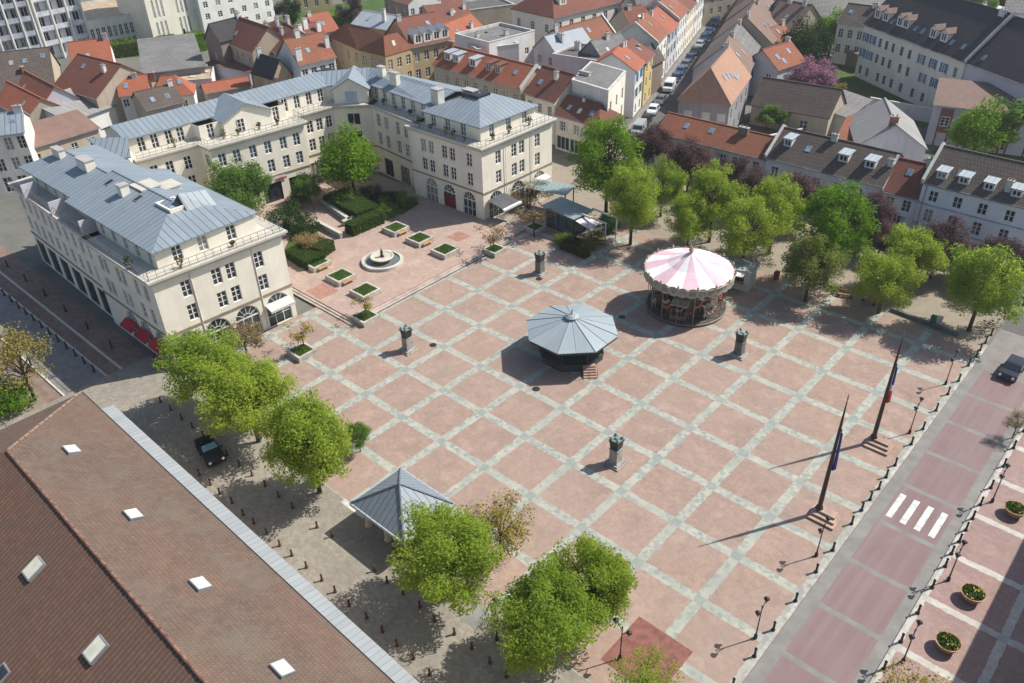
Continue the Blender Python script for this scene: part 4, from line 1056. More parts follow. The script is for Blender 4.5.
def place_roof(mb, name, m, root, x, y, z=0): return mb.build(name, m, root, (x, y, z))
rf = gable_roof(13.6+6, 11.8, ZE, 1.7, .45, .4, 0, 5.9); rw = rf.build('roof', ZINC, wr, (-63, -14.5, 0))
rf2 = gable_roof(22, 9.2, ZE, 1.3, .45, .3, 3, 0); rw2 = rf2.build('roof', ZINC, wr, (-78.8, -13.6, 0))
def chim_px(roof, off, px, py, ztop, zb, w=1.6, d=.7, mat=None):
    q = P(px, py, ztop); add_chimney(roof, q.x-off[0], q.y-off[1], zb, ztop, w, d, mat, 0)
chim_px(rw, (-63, -14.5), 121.5, 184, 15.9, 13.6, 1.0, 1.0, CREAM2); chim_px(rw2, (-78.8, -13.6), 84, 158, 15.9, 13.6, 2.6, 1.2, CREAM2); chim_px(rw2, (-78.8, -13.6), 57, 148, 15.6, 13.6, 2.2, .8, CREAM2)
# sunken roof terrace with parapets and gablet; dark faces paint the recess shade
q = P(171, 201, 15.4); b = MB(); w_, d_ = 1.6, 1.1
for u in (((-w_, -d_), (w_, -d_+.2)), ((-w_, d_-.2), (w_, d_)), ((-w_, -d_+.2), (-w_+.2, d_-.2)), ((w_-.2, -d_+.2), (w_, d_-.2))): b.box((q.x+u[0][0], q.y+u[0][1], 13.5), (q.x+u[1][0], q.y+u[1][1], 15.15))
b.box((q.x-w_+.2, q.y-d_+.2, 14.9), (q.x+w_-.2, q.y+d_-.2, 14.95), 1); b.build('roof_terrace', [CREAM2, plain('shaded_terrace_floor', (.12, .11, .10))], wr)
b = MB(); q = P(184, 205, 14.6); T = [(q.x-2.0, q.y-.6, 13.9), (q.x+2.4, q.y-.6, 13.9), (q.x+.4, q.y-.6, 16.2)]
b.face(T, 1); bk = [(T[0][0], T[0][1]+3.4, 13.9), (T[1][0], T[1][1]+3.4, 13.9), (T[2][0], T[2][1]+3.4, 15.6)]
b.face([T[0], T[2], bk[2], bk[0]]); b.face([T[2], T[1], bk[1], bk[2]]); b.build('roof_gablet', [ZINC, plain('recess_shade', (.06, .065, .07))], wr)  # dark front triangle is the shade of the roof recess, put into colour
for px, py, sx, sy, zt in ((150, 184, 2.6, 1.6, 15.1), (171, 184, 2.2, 1.3, 14.7)):   # attic volumes on the inner slope
    q = P(px, py, zt); b = MB(); b.box((q.x-sx/2, q.y-sy, 12.5), (q.x+sx/2, q.y+.6, zt)); b.box((q.x-sx/2-.15, q.y-sy-.15, zt), (q.x+sx/2+.15, q.y+.75, zt+.12), 1); b.build('attic_volume', [CREAM, STONE], wr)
for px, py in ((110, 184), (139, 200)):
    q = P(px, py, 14.6); add_skylight(rw, (q.x+63, q.y+14.5, 14.75), (0, -.3, 1), mat=GLASS, up=.12)
for i, f in enumerate((.42, .64, .86)):
    awning(wr, -57+15.0*f-1.3, -16.3, 2.9, 0, 2.6, .95, .55, RED)
awning(wr, WX(-4.5)+.02, -1.0-15.5*.14-1.6, 3.1, math.pi/2-.052, 3.2, 1.3, .35, OFFW)
for y in (-12.2, -4.9): # rain pipes
    b = MB(); b.tube((WX(y)+.06, y, 0), (WX(y)+.06, y, ZC-.3), .05, .05, 6); b.build('downpipe', CREAM2, wr)
balcony_pots(wr, (-56, -16.4), (-43, -16.4), ZC+.25, 1, 2); balcony_pots(wr, (-42, -15), (-42, -2), ZC+.25, 2, 3)
for x in (-74, -66, -58):   # dividing screens on the long terrace
    b = MB(); b.box((x, -16, ZC+.2), (x+.12, -14.2, ZC+1.9)); b.build('terrace_screen', GREYL, wr)

# --- back building with the two pediments
br = empty('apartment_building', (0, 0, 0), 0, 'long cream apartment building behind the terrace garden with pediments and red lettering', 'building', 'cream apartment buildings round the terrace')
bp = [(-75.2, -.5), (-74.3, 8.2), (-71.6, 8.2), (-70.0, 23.0), (-73.2, 23.3), (-72.6, 30.6), (-68.2, 34.9), (-74, 44), (-84.5, 40), (-86, -.5)]
two = [(5.0, 1.9, 1.1), (7.9, 1.9, 1.1)]
def rowsof(xs, o=SW): return [(a, h, w, xs, o) for a, h, w in two]
block(br, bp, -.13, ZC, {0: [(0, 3.2, 2.2, [.3, .72], DARKOP)] + rowsof([.2, .45, .75]), 1: rowsof([.5]), 2: [(0, 3.3, 3.1, [.2, .545], DARKOP), (0, 3.3, 2.2, [.81], DARKOP)] + rowsof([.1, .25, .42, .58, .75, .9], BL),
      3: [], 4: [(0, 3.1, 1.9, [.3, .7], DARKOP)] + rowsof([.14, .38, .62, .86]), 5: [(0, 3.1, 2.4, [.5], DARKOP), (5, 1.9, 2.0, [.5], dict(style='wide')), (7.9, 1.9, 2.0, [.5], dict(style='wide'))], 9: rowsof(4)}, CREAM)
band(br, bp, 4.25, .1, .22, SCOURSE); cornice(br, bp, ZC, .55, .55, STONE); railing(br, offset(bp, .2), ZC+.25, (5, 6, 7, 8, 9))
bs = [(-77.4, -.5), (-76.4, 8.8), (-74.6, 8.8), (-73.2, 22.4), (-75.6, 22.8), (-75.2, 31.6), (-71.2, 36.0), (-75.5, 41.5), (-82, 34.5), (-83.6, -.5)]
block(br, bs, ZC+.2, ZE, {0: [(*TOP, [.2, .4, .62, .8], SW)], 2: [(*TOP, [.12, .3, .5, .7, .88], SW)], 4: [(*TOP, 4, SW)]}, CREAM, name='top_storey')
def ridge_roof(front, ridge, back, ze, zr, m, root, name='roof', t=.16):
    b = MB(); z = lambda p, zz: (p[0], p[1], zz)
    for i in range(len(front)-1):
        slab(b, [z(front[i], ze+t), z(front[i+1], ze+t), z(ridge[i+1], zr[i+1]+t), z(ridge[i], zr[i]+t)], t)
        slab(b, [z(back[i+1], ze+t), z(back[i], ze+t), z(ridge[i], zr[i]+t), z(ridge[i+1], zr[i+1]+t)], t)
    return b.build(name, m, root)
BRID = [14.7, 14.7, 14.9]
rb = ridge_roof([(-77.0, -.9), (-74.9, 31.7), (-70.6, 36.6)], [(-80.4, -.9), (-78.5, 33.2), (-73.3, 39.3)], [(-84, -.9), (-82.3, 34.7), (-76, 42)], ZE, BRID, ZINC, br)
# low connecting roof between the long building and the wing on the side street
q = [P(112, 159, 12.4), P(131, 157, 12.4), P(127, 137, 14.0), (P(86, 138, 14.0))]; b = MB(); slab(b, q, .15); b.build('roof', ZINC, br)
b = MB(); qq = [(v.x, v.y) for v in q]; b.prism([(q[0].x-.3, q[0].y+.2), (q[1].x-.3, q[1].y-.1), (q[2].x, q[2].y), (q[3].x, q[3].y)], 0, 12.0); b.build('connecting_wall', CREAM, br)
b = MB(); b.face([(-77, -.52, ZE), (-84, -.52, ZE), (-80.4, -.52, 14.7)]); b.build('gable', CREAM, br)
def pediment(root, c, nrm, w, zb, zt, run, wallm, roofm, face_z=None):
    """triangular gable facing nrm at c with its own roof running back"""
    n = Vector((*nrm, 0)).normalized(); u = Vector((-n.y, n.x, 0)); c = Vector((*c, 0)); a, b_, ap = c-u*w/2+Vector((0, 0, zb)), c+u*w/2+Vector((0, 0, zb)), c+Vector((0, 0, zt))
    b = MB(); b.face([a, b_, ap])
    if face_z is not None:
        lo = Vector((0, 0, face_z)); b.face([Vector((a.x, a.y, face_z)), Vector((b_.x, b_.y, face_z)), b_, a])
        for s in (a, b_): b.face([Vector((s.x, s.y, face_z)), s, s-n*4, Vector((s.x-n.x*4, s.y-n.y*4, face_z))])
    b.build('pediment', wallm, root)
    r = MB(); o = n*.35; k = Vector((0, 0, .14)); e = u*.35-Vector((0, 0, .35*(zt-zb)/(w/2)))
    slab(r, [a+o+k-e*1.0-Vector((0,0,2*.35*(zt-zb)/(w/2))), ap+o+k, ap-n*run+k, a-n*run+k-e-Vector((0,0,2*.35*(zt-zb)/(w/2)))], .14)
    slab(r, [ap+o+k, b_+o+k+e, b_-n*run+k+e, ap-n*run+k], .14)
    r.build('pediment_roof', roofm, root)
pediment(br, (-73.0, 15.8), (1, -.1), 7.6, 13.4, 15.2, 6.5, CREAM, ZINC, ZC+.2)
pediment(br, (-70.9, 33.1), (.7, -.71), 5.4, 13.5, 15.1, 7, CREAM2, ZINC, ZC+.2)
add_window(br, -73.0+.02, 14.0, ZC+.35, math.pi/2-.1, 1.1, 1.9); add_window(br, -72.85, 16.6, ZC+.35, math.pi/2-.1, 1.1, 1.9)
b = MB(); q = Vector((-70.9, 33.1, 0)); n = Vector((.7, -.71, 0)); u = Vector((.71, .7, 0)); p = [q+n*.03+u*s+Vector((0, 0, z)) for s, z in ((-.9, ZC+.4), (.9, ZC+.4), (.9, 13.1), (-.9, 13.1))]
b.face(p); b.build('blind_window', plain('pale_blue_panel', (.36, .42, .46)), br)
ang = math.atan2(14.8, 1.6); T = Matrix.Translation((-71.6, 8.2, 0)) @ Matrix.Rotation(ang, 4, 'Z')
b = MB(); b.box((6.0, -.14, 3.36), (10.3, -.02, 4.18), 0, T); b.build('sign_board', OFFW, br)
p = T @ Vector((6.35, -.145, 3.52)); lettering(br, p.x, p.y, p.z, ang, [(5, .5), (6, .36)], RED)
for px, py, w in ((381, 66, 1.3), (394, 72, 1.6)): chim_px(rb, (0, 0), px, py, 16.1, 13.8, w, .8, CREAM2)
q = P(328, 72, 14.2); b = MB()
for i in range(3):
    for j in range(2): b.box((q.x-1.5+1.05*i, q.y-1.3+1.3*j, 13.7), (q.x-.55+1.05*i, q.y-.15+1.3*j, 14.42))
b.build('roof_lights', DARK, rb)
balcony_pots(br, (-73, 9.5), (-71.4, 22), ZC+.25, 4, 5); balcony_pots(br, (-75.8, 0), (-75, 7.5), ZC+.25, 1, 6)

# --- east corner building with its inner wing
er = empty('apartment_building', (0, 0, 0), 0, 'cream corner apartment building with a dark red gate and cafe awnings beside the pavilion', 'building', 'cream apartment buildings round the terrace')
e1 = [(-56, 31.8), (-41.3, 31.8), (-41.3, 47), (-56, 47)]
e2 = [(-68.2, 34.9), (-56, 33.5), (-56, 44.8), (-73, 44)]
block(er, e1, -.13, ZC, {0: [(0, 4.0, 2.6, [.26, .52, .80], AR)] + rowsof([.19, .30, .49, .60, .83]), 1: [(0, 4.0, 2.9, [.17, .48, .80], AR)] + rowsof([.22, .44, .55, .78])}, CREAM)
b = MB(); b.box((-56+14.7*.52-1.2, 31.85, .02), (-56+14.7*.52+1.2, 31.92, 2.4)); b.build('gate', DKRED, er)
block(er, e2, -.13, ZC, {0: [(0, 2.9, 2.4, [.25, .62], DARKOP), (4.9, 2.0, 1.0, [.12, .3, .55, .72, .9], BL), (7.9, 2.0, 1.0, [.12, .3, .55, .72, .9], BL)]}, CREAM)
for e in (e1, e2):
    band(er, e, 4.25, .1, .22, SCOURSE); cornice(er, e, ZC, .55, .55, STONE); railing(er, offset(e, .2), ZC+.25, (2, 3) if e is e1 else (1, 2, 3))
t1 = [(-54.2, 33.4), (-42.9, 33.4), (-42.9, 45), (-54.2, 45)]; t2 = [(-70.6, 36.8), (-55, 35.4), (-55, 44.3), (-74.8, 41.5)]
block(er, t1, ZC+.2, ZE, {0: [(*TOP, [.16, .42, .70], BL)], 1: [(*TOP, [.2, .5, .8], BL)]}, CREAM, name='top_storey')
block(er, t2, ZC+.2, ZE, {0: [(*TOP, [.1, .25, .4, .56, .72, .88], BL)]}, CREAM, name='top_storey')
rf = gable_roof(11.3, 11.6, ZE, 2.1, .45, .4, 5.6, 5.6); re_ = rf.build('roof', ZINC, er, (-54.2, 33.4, 0))
re2 = ridge_roof([(-70.8, 36.4), (-54.6, 34.9)], [(-73.3, 39.3), (-54, 39.8)], [(-76, 42), (-54, 44.6)], ZE, [14.9, 14.6], ZINC, er)
chim_px(re2, (0, 0), 437, 88, 16.0, 13.6, 1.5, 1.3, OFFW); chim_px(re2, (0, 0), 470, 89, 15.8, 13.4, 2.2, 1.2, OFFW)
q = P(476, 95, 15.2)-Vector((-54.2, 33.4, 0)); b = MB(); b.box((q.x-1.7, q.y-1.3, 14.2), (q.x+1.7, q.y+1.3, 15.6)); b.build('roof_lights', DARK, re_)
awning(er, -41.18, 31.5+15.1*.17-1.6, 3.2, math.pi/2, 3.6, 3.0, .5, plain('dark_grey_canvas', (.08, .085, .09))); awning(er, -38.2, 31.5+15.1*.17-1.7, 2.75, math.pi/2, 3.8, .35, .05, WHITE)
awning(er, -41.18, 31.5+15.1*.8-1.6, 3.2, math.pi/2, 3.4, 1.2, .3, OFFW)
balcony_pots(er, (-55, 32.2), (-43, 32.2), ZC+.25, 5, 8); balcony_pots(er, (-42, 33), (-42, 45), ZC+.25, 3, 9); balcony_pots(er, (-68, 35.7), (-57, 34.5), ZC+.25, 3, 10)
for y in (36.5, 42.2):
    b = MB(); b.tube((-41.14, y, 0), (-41.14, y, ZC-.3), .05, .05, 6); b.build('downpipe', CREAM2, er)

# --- big tiled hall in the lower corner
HX, HY, HA = -33.7, -28.1, R(-.95)
hr = empty('tiled_hall', (HX, HY, 0), HA, 'long hall with hipped weathered tile roof, square rooflights and pale zinc strip along its eave', 'building')
EZ, RZ, EY, RY_, BY = 8.0, 12.0, 0.0, -8.3, -16.6
b = MB(); b.box((.7, BY+.5, -.13), (94, EY-.6, EZ-.1)); b.build('wall', BEIGE, hr)
xh, xr = 0.0, 9.3
b = MB(); slab(b, [(xh, EY, EZ), (96, EY, EZ), (96, RY_, RZ), (xr, RY_, RZ)], .2); rfront = b.build('roof', BIGT, hr)
b = MB(); slab(b, [(96, BY, EZ), (xh, BY, EZ), (xr, RY_, RZ), (96, RY_, RZ)], .2); rback = b.build('roof', BIGP, hr)
b = MB(); slab(b, [(xh, BY, EZ), (xh, EY, EZ), (xr, RY_, RZ)], .2); b.build('roof', BIGT, hr)
b = MB()
for i in range(110): b.tube((xr+i*.78, RY_, RZ+.04), (xr+i*.78+.74, RY_, RZ+.06), .10, .115, 7)
b.build('ridge_tiles', plain('ridge_clay', (.21, .115, .085), .9, .2, .4, 2), hr)
b = MB(); h0, h1 = Vector((xh, EY, EZ+.05)), Vector((xr, RY_, RZ+.05))
for i in range(16): b.tube(h0.lerp(h1, i/16), h0.lerp(h1, (i+.93)/16), .11, .125, 7)
b.build('hip_tiles', plain('hip_clay', (.23, .16, .115), .9, .2, .3, 2), hr)
def hloc(q):
    d = q-Vector((HX, HY, 0)); return Vector((d.x*math.cos(HA)+d.y*math.sin(HA), -d.x*math.sin(HA)+d.y*math.cos(HA), q.z))
ys_ = hloc(P(420, 683, 7.65)).y; xs0 = hloc(P(111, 405, 7.7)).x
b = MB(); slab(b, [(xs0, ys_, 7.62), (96, ys_, 7.62), (96, EY+.12, 7.8), (xs0, EY+.12, 7.8)], .12); b.build('eave_strip', ZINCL, hr)
b = MB(); b.box((xh, EY+.0, EZ-.28), (96, EY+.11, EZ-.04)); b.build('gutter', DARK, hr)
b = MB(); b.box((3.5, ys_-.15, -.13), (94, EY-.58, 7.3)); b.build('front_wall', BEIGE, hr)
sn = (0, RZ-EZ, EY-RY_); sn2 = (0, -(RZ-EZ), RY_-BY)
def onroof(px, py, front=True):
    z = 10.0
    for _ in range(20):
        q = hloc(P(px, py, z)); z = EZ+(EY-q.y)/(EY-RY_)*(RZ-EZ) if front else EZ+(q.y-BY)/(RY_-BY)*(RZ-EZ)
    return hloc(P(px, py, z))
for px, py in ((71.5, 451), (133, 516), (200, 585.5), (282, 670.5)):
    p = onroof(px, py); add_skylight(rfront, p, (0, RZ-EZ, 8.3), 1.25, 1.0, PALEP, .22)
for px, py in ((35, 569), (97, 650)):
    p = onroof(px, py, False); add_skylight(rback, p, (0, -(RZ-EZ), 8.3), 1.15, 1.35, PALEP, .22)
p = onroof(0, 676, False); add_skylight(rback, p, (0, -4, 8.3), 1.0, 1.2, GLASS, .1)

# --- cafe pavilion
def pavilion():
    z = 3.1; c0, c1, c2, c3 = (P(*q, z) for q in ((541, 206), (573.5, 219), (590.5, 208.5), (557, 194)))
    r = empty('cafe_pavilion', (c1.x, c1.y, 0), math.atan2((c1-c0).y, (c1-c0).x), 'low cafe pavilion with flat zinc roof behind its own hedge beside the corner building', 'cafe')
    W = (c1-c0).length; D = (c2-c1).length
    b = MB(); slab(b, [(-W, 0, z+.1), (.0, 0, z-.05), (0, D, z-.05), (-W, D, z+.1)], .15); b.build('roof', zinc('pavilion_zinc', (.22, .29, .30), .8, .3), r)
    b = MB(); w = W-1.0; wall_grid(b, (-W+.5, .5), 0, w, 0, z-.15, [(.5, 1.7, .1, 2.4), (2.2, 3.4, .1, 2.4), (3.8, w-.5, .9, 2.4)]); wall_grid(b, (-.5, .5), math.pi/2, D-1, 0, z-.15, [(.4, D-1.5, .1, 2.5)]); wall_grid(b, (-.5, D-.5), math.pi, w, 0, z-.15, []); wall_grid(b, (-W+.5, D-.5), -math.pi/2, D-1, 0, z-.15, [])
    b.build('wall', plain('pavilion_boards', (.085, .09, .085)), r)
    b = MB(); b.box((-W+.7, .66, .1), (-.7, .68, 2.45)); b.build('shop_window', GLASSB, r); b = MB(); b.box((-.68, .7, .1), (-.66, D-.7, 2.5)); b.build('shop_window', GLASSB, r)
    b = MB(); slab(b, [(.1, .3, z-.35), (2.6, .3, z-.8), (2.6, 3.0, z-.8), (.1, 3.0, z-.35)], .05); b.build('awning', plain('pale_pink_canvas', (.62, .55, .58), .8, .2, .25, 1.5), r)
    for y in (.4, 2.9): b = MB(); b.tube((2.5, y, 0), (2.5, y, z-.82), .04, .04, 6); b.build('awning_post', WHITE, r)
    for y in (D*.45, D*1.0):
        b = MB(); b.box((-.3, y, z-.1), (4.2, y+.25, z+.1)); b.build('pergola_beam', OFFW, r); b = MB(); b.box((4.0, y+.05, 0), (4.15, y+.2, z-.1)); b.build('pergola_post', OFFW, r)
    d0, d1, d2, d3 = (P(*q, z+.3) for q in ((539, 184), (545.5, 191.5), (566.5, 189.5), (548, 180)))
    r2 = empty('terrace_canopy', (d1.x, d1.y, 0), R(15), 'small flat zinc canopy on posts between the cafe pavilion and the corner building', 'canopy')
    b = MB(); b.box((-3.5, 0, z+.2), (3.2, 3.6, z+.32)); b.build('roof', zinc('pavilion_zinc', (.22, .29, .30)), r2)
    for x in (-3.2, 2.9):
        for y in (.3, 3.3): b = MB(); b.box((x, y, 0), (x+.14, y+.14, z+.2)); b.build('post', DARK, r2)
pavilion()
# ------------------------------------------------------------------ houses
def w_(sill, h, w, n, **k): return (sill, h, w, n, k)
DKF = dict(frame=GREYM)
# row along the north side of the square (in its own shade)
house('low pinkish house with orange tiled roof and pale shutters at the street mouth', (656.7, 131.6), (766.5, 159), 5.5, 7.0, 'gable', 2.1, PINKW, TERRA,
      F=[(3.2, 1.5, 1.0, [.12, .37, .63], dict(shut=PALESH)), (3.1, 1.6, 1.9, [.765], dict(style='wide')), (3.0, 1.8, 1.1, [.92]), (.9, 1.6, 1.0, [.22, .42, .52]), (.1, 2.1, 1.0, [.10], dict(glass=PALESH, frame=PALESH, name='door', pname='door_leaf'))],
      chim=[(.71, .82, 1.0, 1.5, BROWNW)], sky=[(.22, .55), (.45, .6)])
house('white two storey house with brown roof and three white dormers facing the plane trees', (766.6, 156.6), (882, 185.6), 6.0, 9.0, 'gable', 3.1, WHITE2, BROWN,
      F=[(3.3, 1.6, 1.05, [.09, .30, .47, .65, .83]), (.8, 1.6, 1.05, [.09, .25, .5, .75])], chim=[(.46, .95, .9, .9, OFFW), (.98, .6, .9, .7, OFFW)], sky=[(.3, .5)],
      dorm=[(.12, .42, 1.2, 1.1, WHITEW, ZINCW, 'flat'), (.62, .36, 1.4, 1.05, WHITEW, ZINCW, 'flat'), (.84, .36, 1.4, 1.05, WHITEW, ZINCW, 'flat')], par=[0])
house('narrow pale house with rusty brown roof squeezed between two white houses', (883, 189.8), (919, 198.3), 5.4, 8.0, 'gable', 3.2, WHITE2, TERRD,
      F=[(3.2, 1.6, 1.1, [.25, .72]), (.8, 1.7, 1.1, [.55], dict(shut=PALESH))], par=[0])
rt, W4, D4 = house('tall white house with dark brown roof, white topped dormers and thin string courses', (924, 181), (1060, 214.5), 8.0, 9.2, 'gable', 3.4, WHITE2, BROWN,
      F=[(5.6, 1.5, 1.1, [.10, .29, .48, .68, .88]), (2.7, 1.8, 1.1, [.10, .29, .48, .68, .88]), (.3, 1.7, 1.1, [.29, .6])],
      dorm=[(x, .12, 1.25, .95, GREYL, ZINCW, 'flat') for x in (.11, .28, .47, .67, .86)], chim=[(.60, .25, 1.3, .7, OFFW)], par=[0])
b = MB(); b.box((-.05, -.1, 5.05), (W4, -.002, 5.22)); b.box((-.05, -.14, 7.7), (W4, -.002, 7.95)); b.box((-.05, -.1, 2.2), (W4, -.002, 2.35)); b.build('string_course', plain('grey_blue_trim', (.36, .40, .45)), rt)
b = MB(); b.tube((.55, -.08, 0), (.55, -.08, 8), .06, .06, 6); b.build('downpipe', GREYM, rt)
# behind that row
house('grey gabled shed with two pale roof slopes behind the white terraced houses', (857, 145), (926, 149), 4.6, 13, 'across', 3.4, GREYL, SHED, gutter=False, L=[w_(1, 1.2, 1.5, 2)])
house('small lean-to with red roof and white parapet beside the grey shed', (837, 140), (857, 143), 3.6, 8, 'mono', 1.4, WHITEW, TERRA, sky=[(.6, .6), (.65, .3)])
house('long barn with dark brown roof beside the pink blossom tree', (752, 104), (829, 117.5), 3.6, 9, 'gable', 3.6, BEIGE, BROWN, F=[w_(.2, 2.2, 1.4, [.7])], gutter=False)
house('pale barn gable with a lit buttressed wall beside the lawn', (846, 118), (870, 100), 3.0, 5, 'mono', .8, STONE, GREYT, F=[w_(.2, 2, .9, 3)])
rt, W8, D8 = house('lilac workshop with brick piers and worn pinkish flat-pitched roof', (934.5, 105), (1060, 119), 6.6, 10, 'mono', 1.6, LILAC, BROWNP, F=[w_(3.4, 1.5, 1.3, [.12, .38, .62, .86]), w_(.6, 1.6, 1.3, [.38, .62])], par=None)
b = MB()
for t in (.12, .38, .62, .86): b.box((W8*t-1.0, -.06, 0), (W8*t-.72, -.002, 6.4)); b.box((W8*t+.72, -.06, 0), (W8*t+1.0, -.002, 6.4)); b.box((W8*t-.72, -.05, 5.1), (W8*t+.72, -.002, 6.4)); b.box((W8*t-.72, -.05, 2.3), (W8*t+.72, -.002, 3.3))
b.build('brick_pier', plain('pier_brick', (.24, .10, .075), .9, .2, .3, 3), rt)
house('long institutional building with dark slate roof, blue shutters and white dormers', (865, 23.4), (965.8, 61), 10.5, 14, 'gable', 7.2, CREAM2, SLATE,
      F=[(7.3, 1.7, 1.0, [.04, .12], dict(shut=BLUESH)), (7.3, 1.7, .9, [.20, .27, .34, .43, .51], DKF), (7.3, 1.7, 1.0, [.63, .74, .84], dict(shut=BLUESH)), (7.3, 1.7, .9, [.94], DKF),
         (4.2, 1.7, 1.0, [.04, .12, .68, .79], dict(shut=BLUESH)), (4.2, 1.7, .9, [.2, .27, .34, .45, .53, .90], DKF), (.9, 1.7, .9, [.05, .13, .25, .32, .40, .5, .62, .72], DKF)],
      dorm=[(x, .16, 1.7, 1.6, WHITEW, BROWNP, 'gable') for x in (.06, .15, .30, .36, .63, .73)], sky=[(.22, .2, True, SKYL), (.45, .22), (.52, .22), (.8, .2), (.9, .2)], par=[1], cat='building', name='institution')
house('slate roofed wing with blank pinkish wall next to the institutional building', (967, 61.8), (1060, 96), 10.3, 14, 'gable', 7.0, LILAC, SLATE, F=[w_(5, 1.8, 1.0, [.08])], sky=[(.12, .15)], cat='building', name='institution')
house('pale shed at the top edge beyond the slate roofs', (1005, 12), (1060, 16), 7, 12, 'gable', 2.5, WHITE2, GREYT)
house('low white roofed annexe between the slate roof and the gardens', (962, 10), (1020, 28), 4, 8, 'mono', .8, WHITEW, plain('white_sheet_roof', (.5, .51, .52)))
# street, row with roofs turned away from the camera
house('grey gabled house with hipped brown roof and one peach tiled slope at the street corner', (679, 98), (730, 103.6), 7.6, 17, 'across', 4.6, GREYW, PEACH, hl=2.6,
      F=[(4.3, 1.5, 1.5, [.2, .56, .86], dict(glass=GREYL, frame=GREYL, name='blind_window'))], sky=[(.30, .55, False), (.42, .5, False), (.52, .42, False), (.62, .30, False, GLASS, 2.2, 1.0)], Rr=[w_(4.5, 1.6, 1.0, 4), w_(1.3, 1.8, 1.0, 4)])
house('small white gabled house with orange roof and skylights beside the barn', (744, 62), (778, 70), 6, 9, 'across', 3.0, GREYL, TERRA, sky=[(.25, .5, False), (.35, .25, False), (.7, .6, False)], Rr=[w_(3.2, 1.5, 1.0, [.3, .7]), w_(.5, 1.8, 1.0, [.3])])
o0 = P(684, 98, 7.6); o0.z = 0
def street_right(label, s, w, z, rise, D, wall, tile, sky=(), **k):
    a = SO+SD*(s+D)+SN*(8.9+w); 
    b = SO+SD*s+SN*(8.9+w)
    # front is the garden side, so the roof slope we see comes first
    a2, b2 = b, a
    return house(label, (a2.x, a2.y), (b2.x, b2.y), z, w, 'gable', rise, wall, tile, sky=sky, world=True, **k)
def street_left(label, s0, s1, z, D, rise, wall, tile, n=3, floors=3, shut=None, roof='gable', out=0.0, **k):
    a = SO+SD*s0+SN*out; b = SO+SD*s1+SN*out; rows = []
    for f in range(floors):
        rows.append(w_(.4+f*2.75+(.3 if f else 0), 1.7, 1.0, n, **(dict(shut=shut) if shut and f else {})))
    return house(label, (a.x, a.y), (b.x, b.y), z, D, roof, rise, wall, tile, F=rows, world=True, **k)
street_right('house with pinkish brown roof next to the peach roofed corner house', 27, 10, 7.0, 4.4, 10, GREYL, BROWNP, [(.3, .5), (.7, .4)], chim=[(.9, .9, 1)])
street_right('house with plain grey roof in the street row behind the small white gable', 38, 9.5, 6.4, 4.2, 12, GREYL, GREYT)
street_right('house with broad dusty pink roof in the row up the street', 51, 12, 6.6, 5.0, 15, BEIGE, BROWNP, [(.4, .4), (.6, .3)], chim=[(.05, .95, 1), (.95, .9, 1)])
street_right('house with pale brown roof and white chimney further up the street', 67, 11, 7.0, 4.5, 14, WHITEW, BROWNP, chim=[(.5, .9, 1.2, 1.0, WHITEW)])
street_right('house with brown tiles at the upper end of the street row', 83, 11, 7.0, 4.5, 15, GREYL, BROWN, chim=[(.3, .9, 1.2)])
street_right('grey roofed house at the top end of the street', 100, 12, 7.5, 4.5, 18, GREYL, GREYT)
# street, row whose fronts show
def quad_block():
    z = 10.6; A, B = P(572, 80.5, z), P(608.4, 91.5, z); C, D = B+SD*11.5, A+SD*11.5
    r = empty('apartment_block', (0, 0, -.12), 0, 'tall flat roofed block with blank grey side wall and cream front at the street mouth', 'building')
    pl = [(v.x, v.y) for v in (A, B, C, D)]
    rows = {1: [w_(.5, 2.0, 1.2, [.16, .5, .84]), w_(3.6, 1.9, 1.1, [.16, .5, .84]), w_(6.6, 1.9, 1.1, [.16, .5, .84])]}
    block(r, pl, 0, z+.1, {}, GREYL, skip=(1,)); block(r, pl, 0, z+.1, rows, CREAM, skip=(0, 2, 3), name='street_front')
    b = MB(); b.prism(offset(pl, .08), z+.1, z+.35); b.build('parapet', OFFW, r); b = MB(); b.prism(offset(pl, -.3), z+.3, z+.36); rf = b.build('roof', GREYT, r)
    add_chimney(rf, (A.x*.7+D.x*.3+B.x*0)+1.5, A.y*.7+D.y*.3, z, z+1.0, 2.2, .6, GREYL, 0)
quad_block()
house('small corner house with red hipped roof and white shutters over a glazed shop', (555.5, 114.2), (598.5, 126.4), 6.0, 6.5, 'gable', 2.3, PINKW, TERRD, hr=2.4,
      F=[(3.6, 1.6, 1.0, [.18, .5, .82], dict(shut=WSH)), (.3, 2.3, 2.8, [.18, .5, .82], dict(style='wide', glass=SHOPG, name='shop_window'))], sky=[(.2, .45), (.45, .4, True, PALEP), (.72, .45)], chim=[(.4, .95, .5, .5, GREYL)])
street_left('narrow white house with bright blue shutters and orange roof in the street', 17, 23.5, 8.6, 9, 2.8, WHITEW, TERRB, 2, 3, BLUESH, sky=[(.4, .5)], chim=[(.9, .9, .8)])
street_left('cream yellow house with grey windows next to the blue shuttered house', 24, 31, 8.2, 9, 2.6, YELLW, TERRD, 2, 3, out=.2, chim=[(.1, .95, 1)])
street_left('pale house with tall blind white side gable in the street', 35, 45, 9.2, 9.5, 3.4, WHITEW, TERRA, 3, 3, par=[0], chim=[(.5, .95, .9)])
street_left('grey white house with pale shutters in the middle of the street', 46, 56, 8.4, 9.5, 3.2, GREYL, TERRB, 3, 3, PALESH, chim=[(.2, .9, 1)])
street_left('white house with orange roof and two skylights up the street', 56.5, 67, 9.0, 10, 3.4, WHITEW, TERRA, 4, 3, sky=[(.3, .5), (.7, .5)], par=[0])
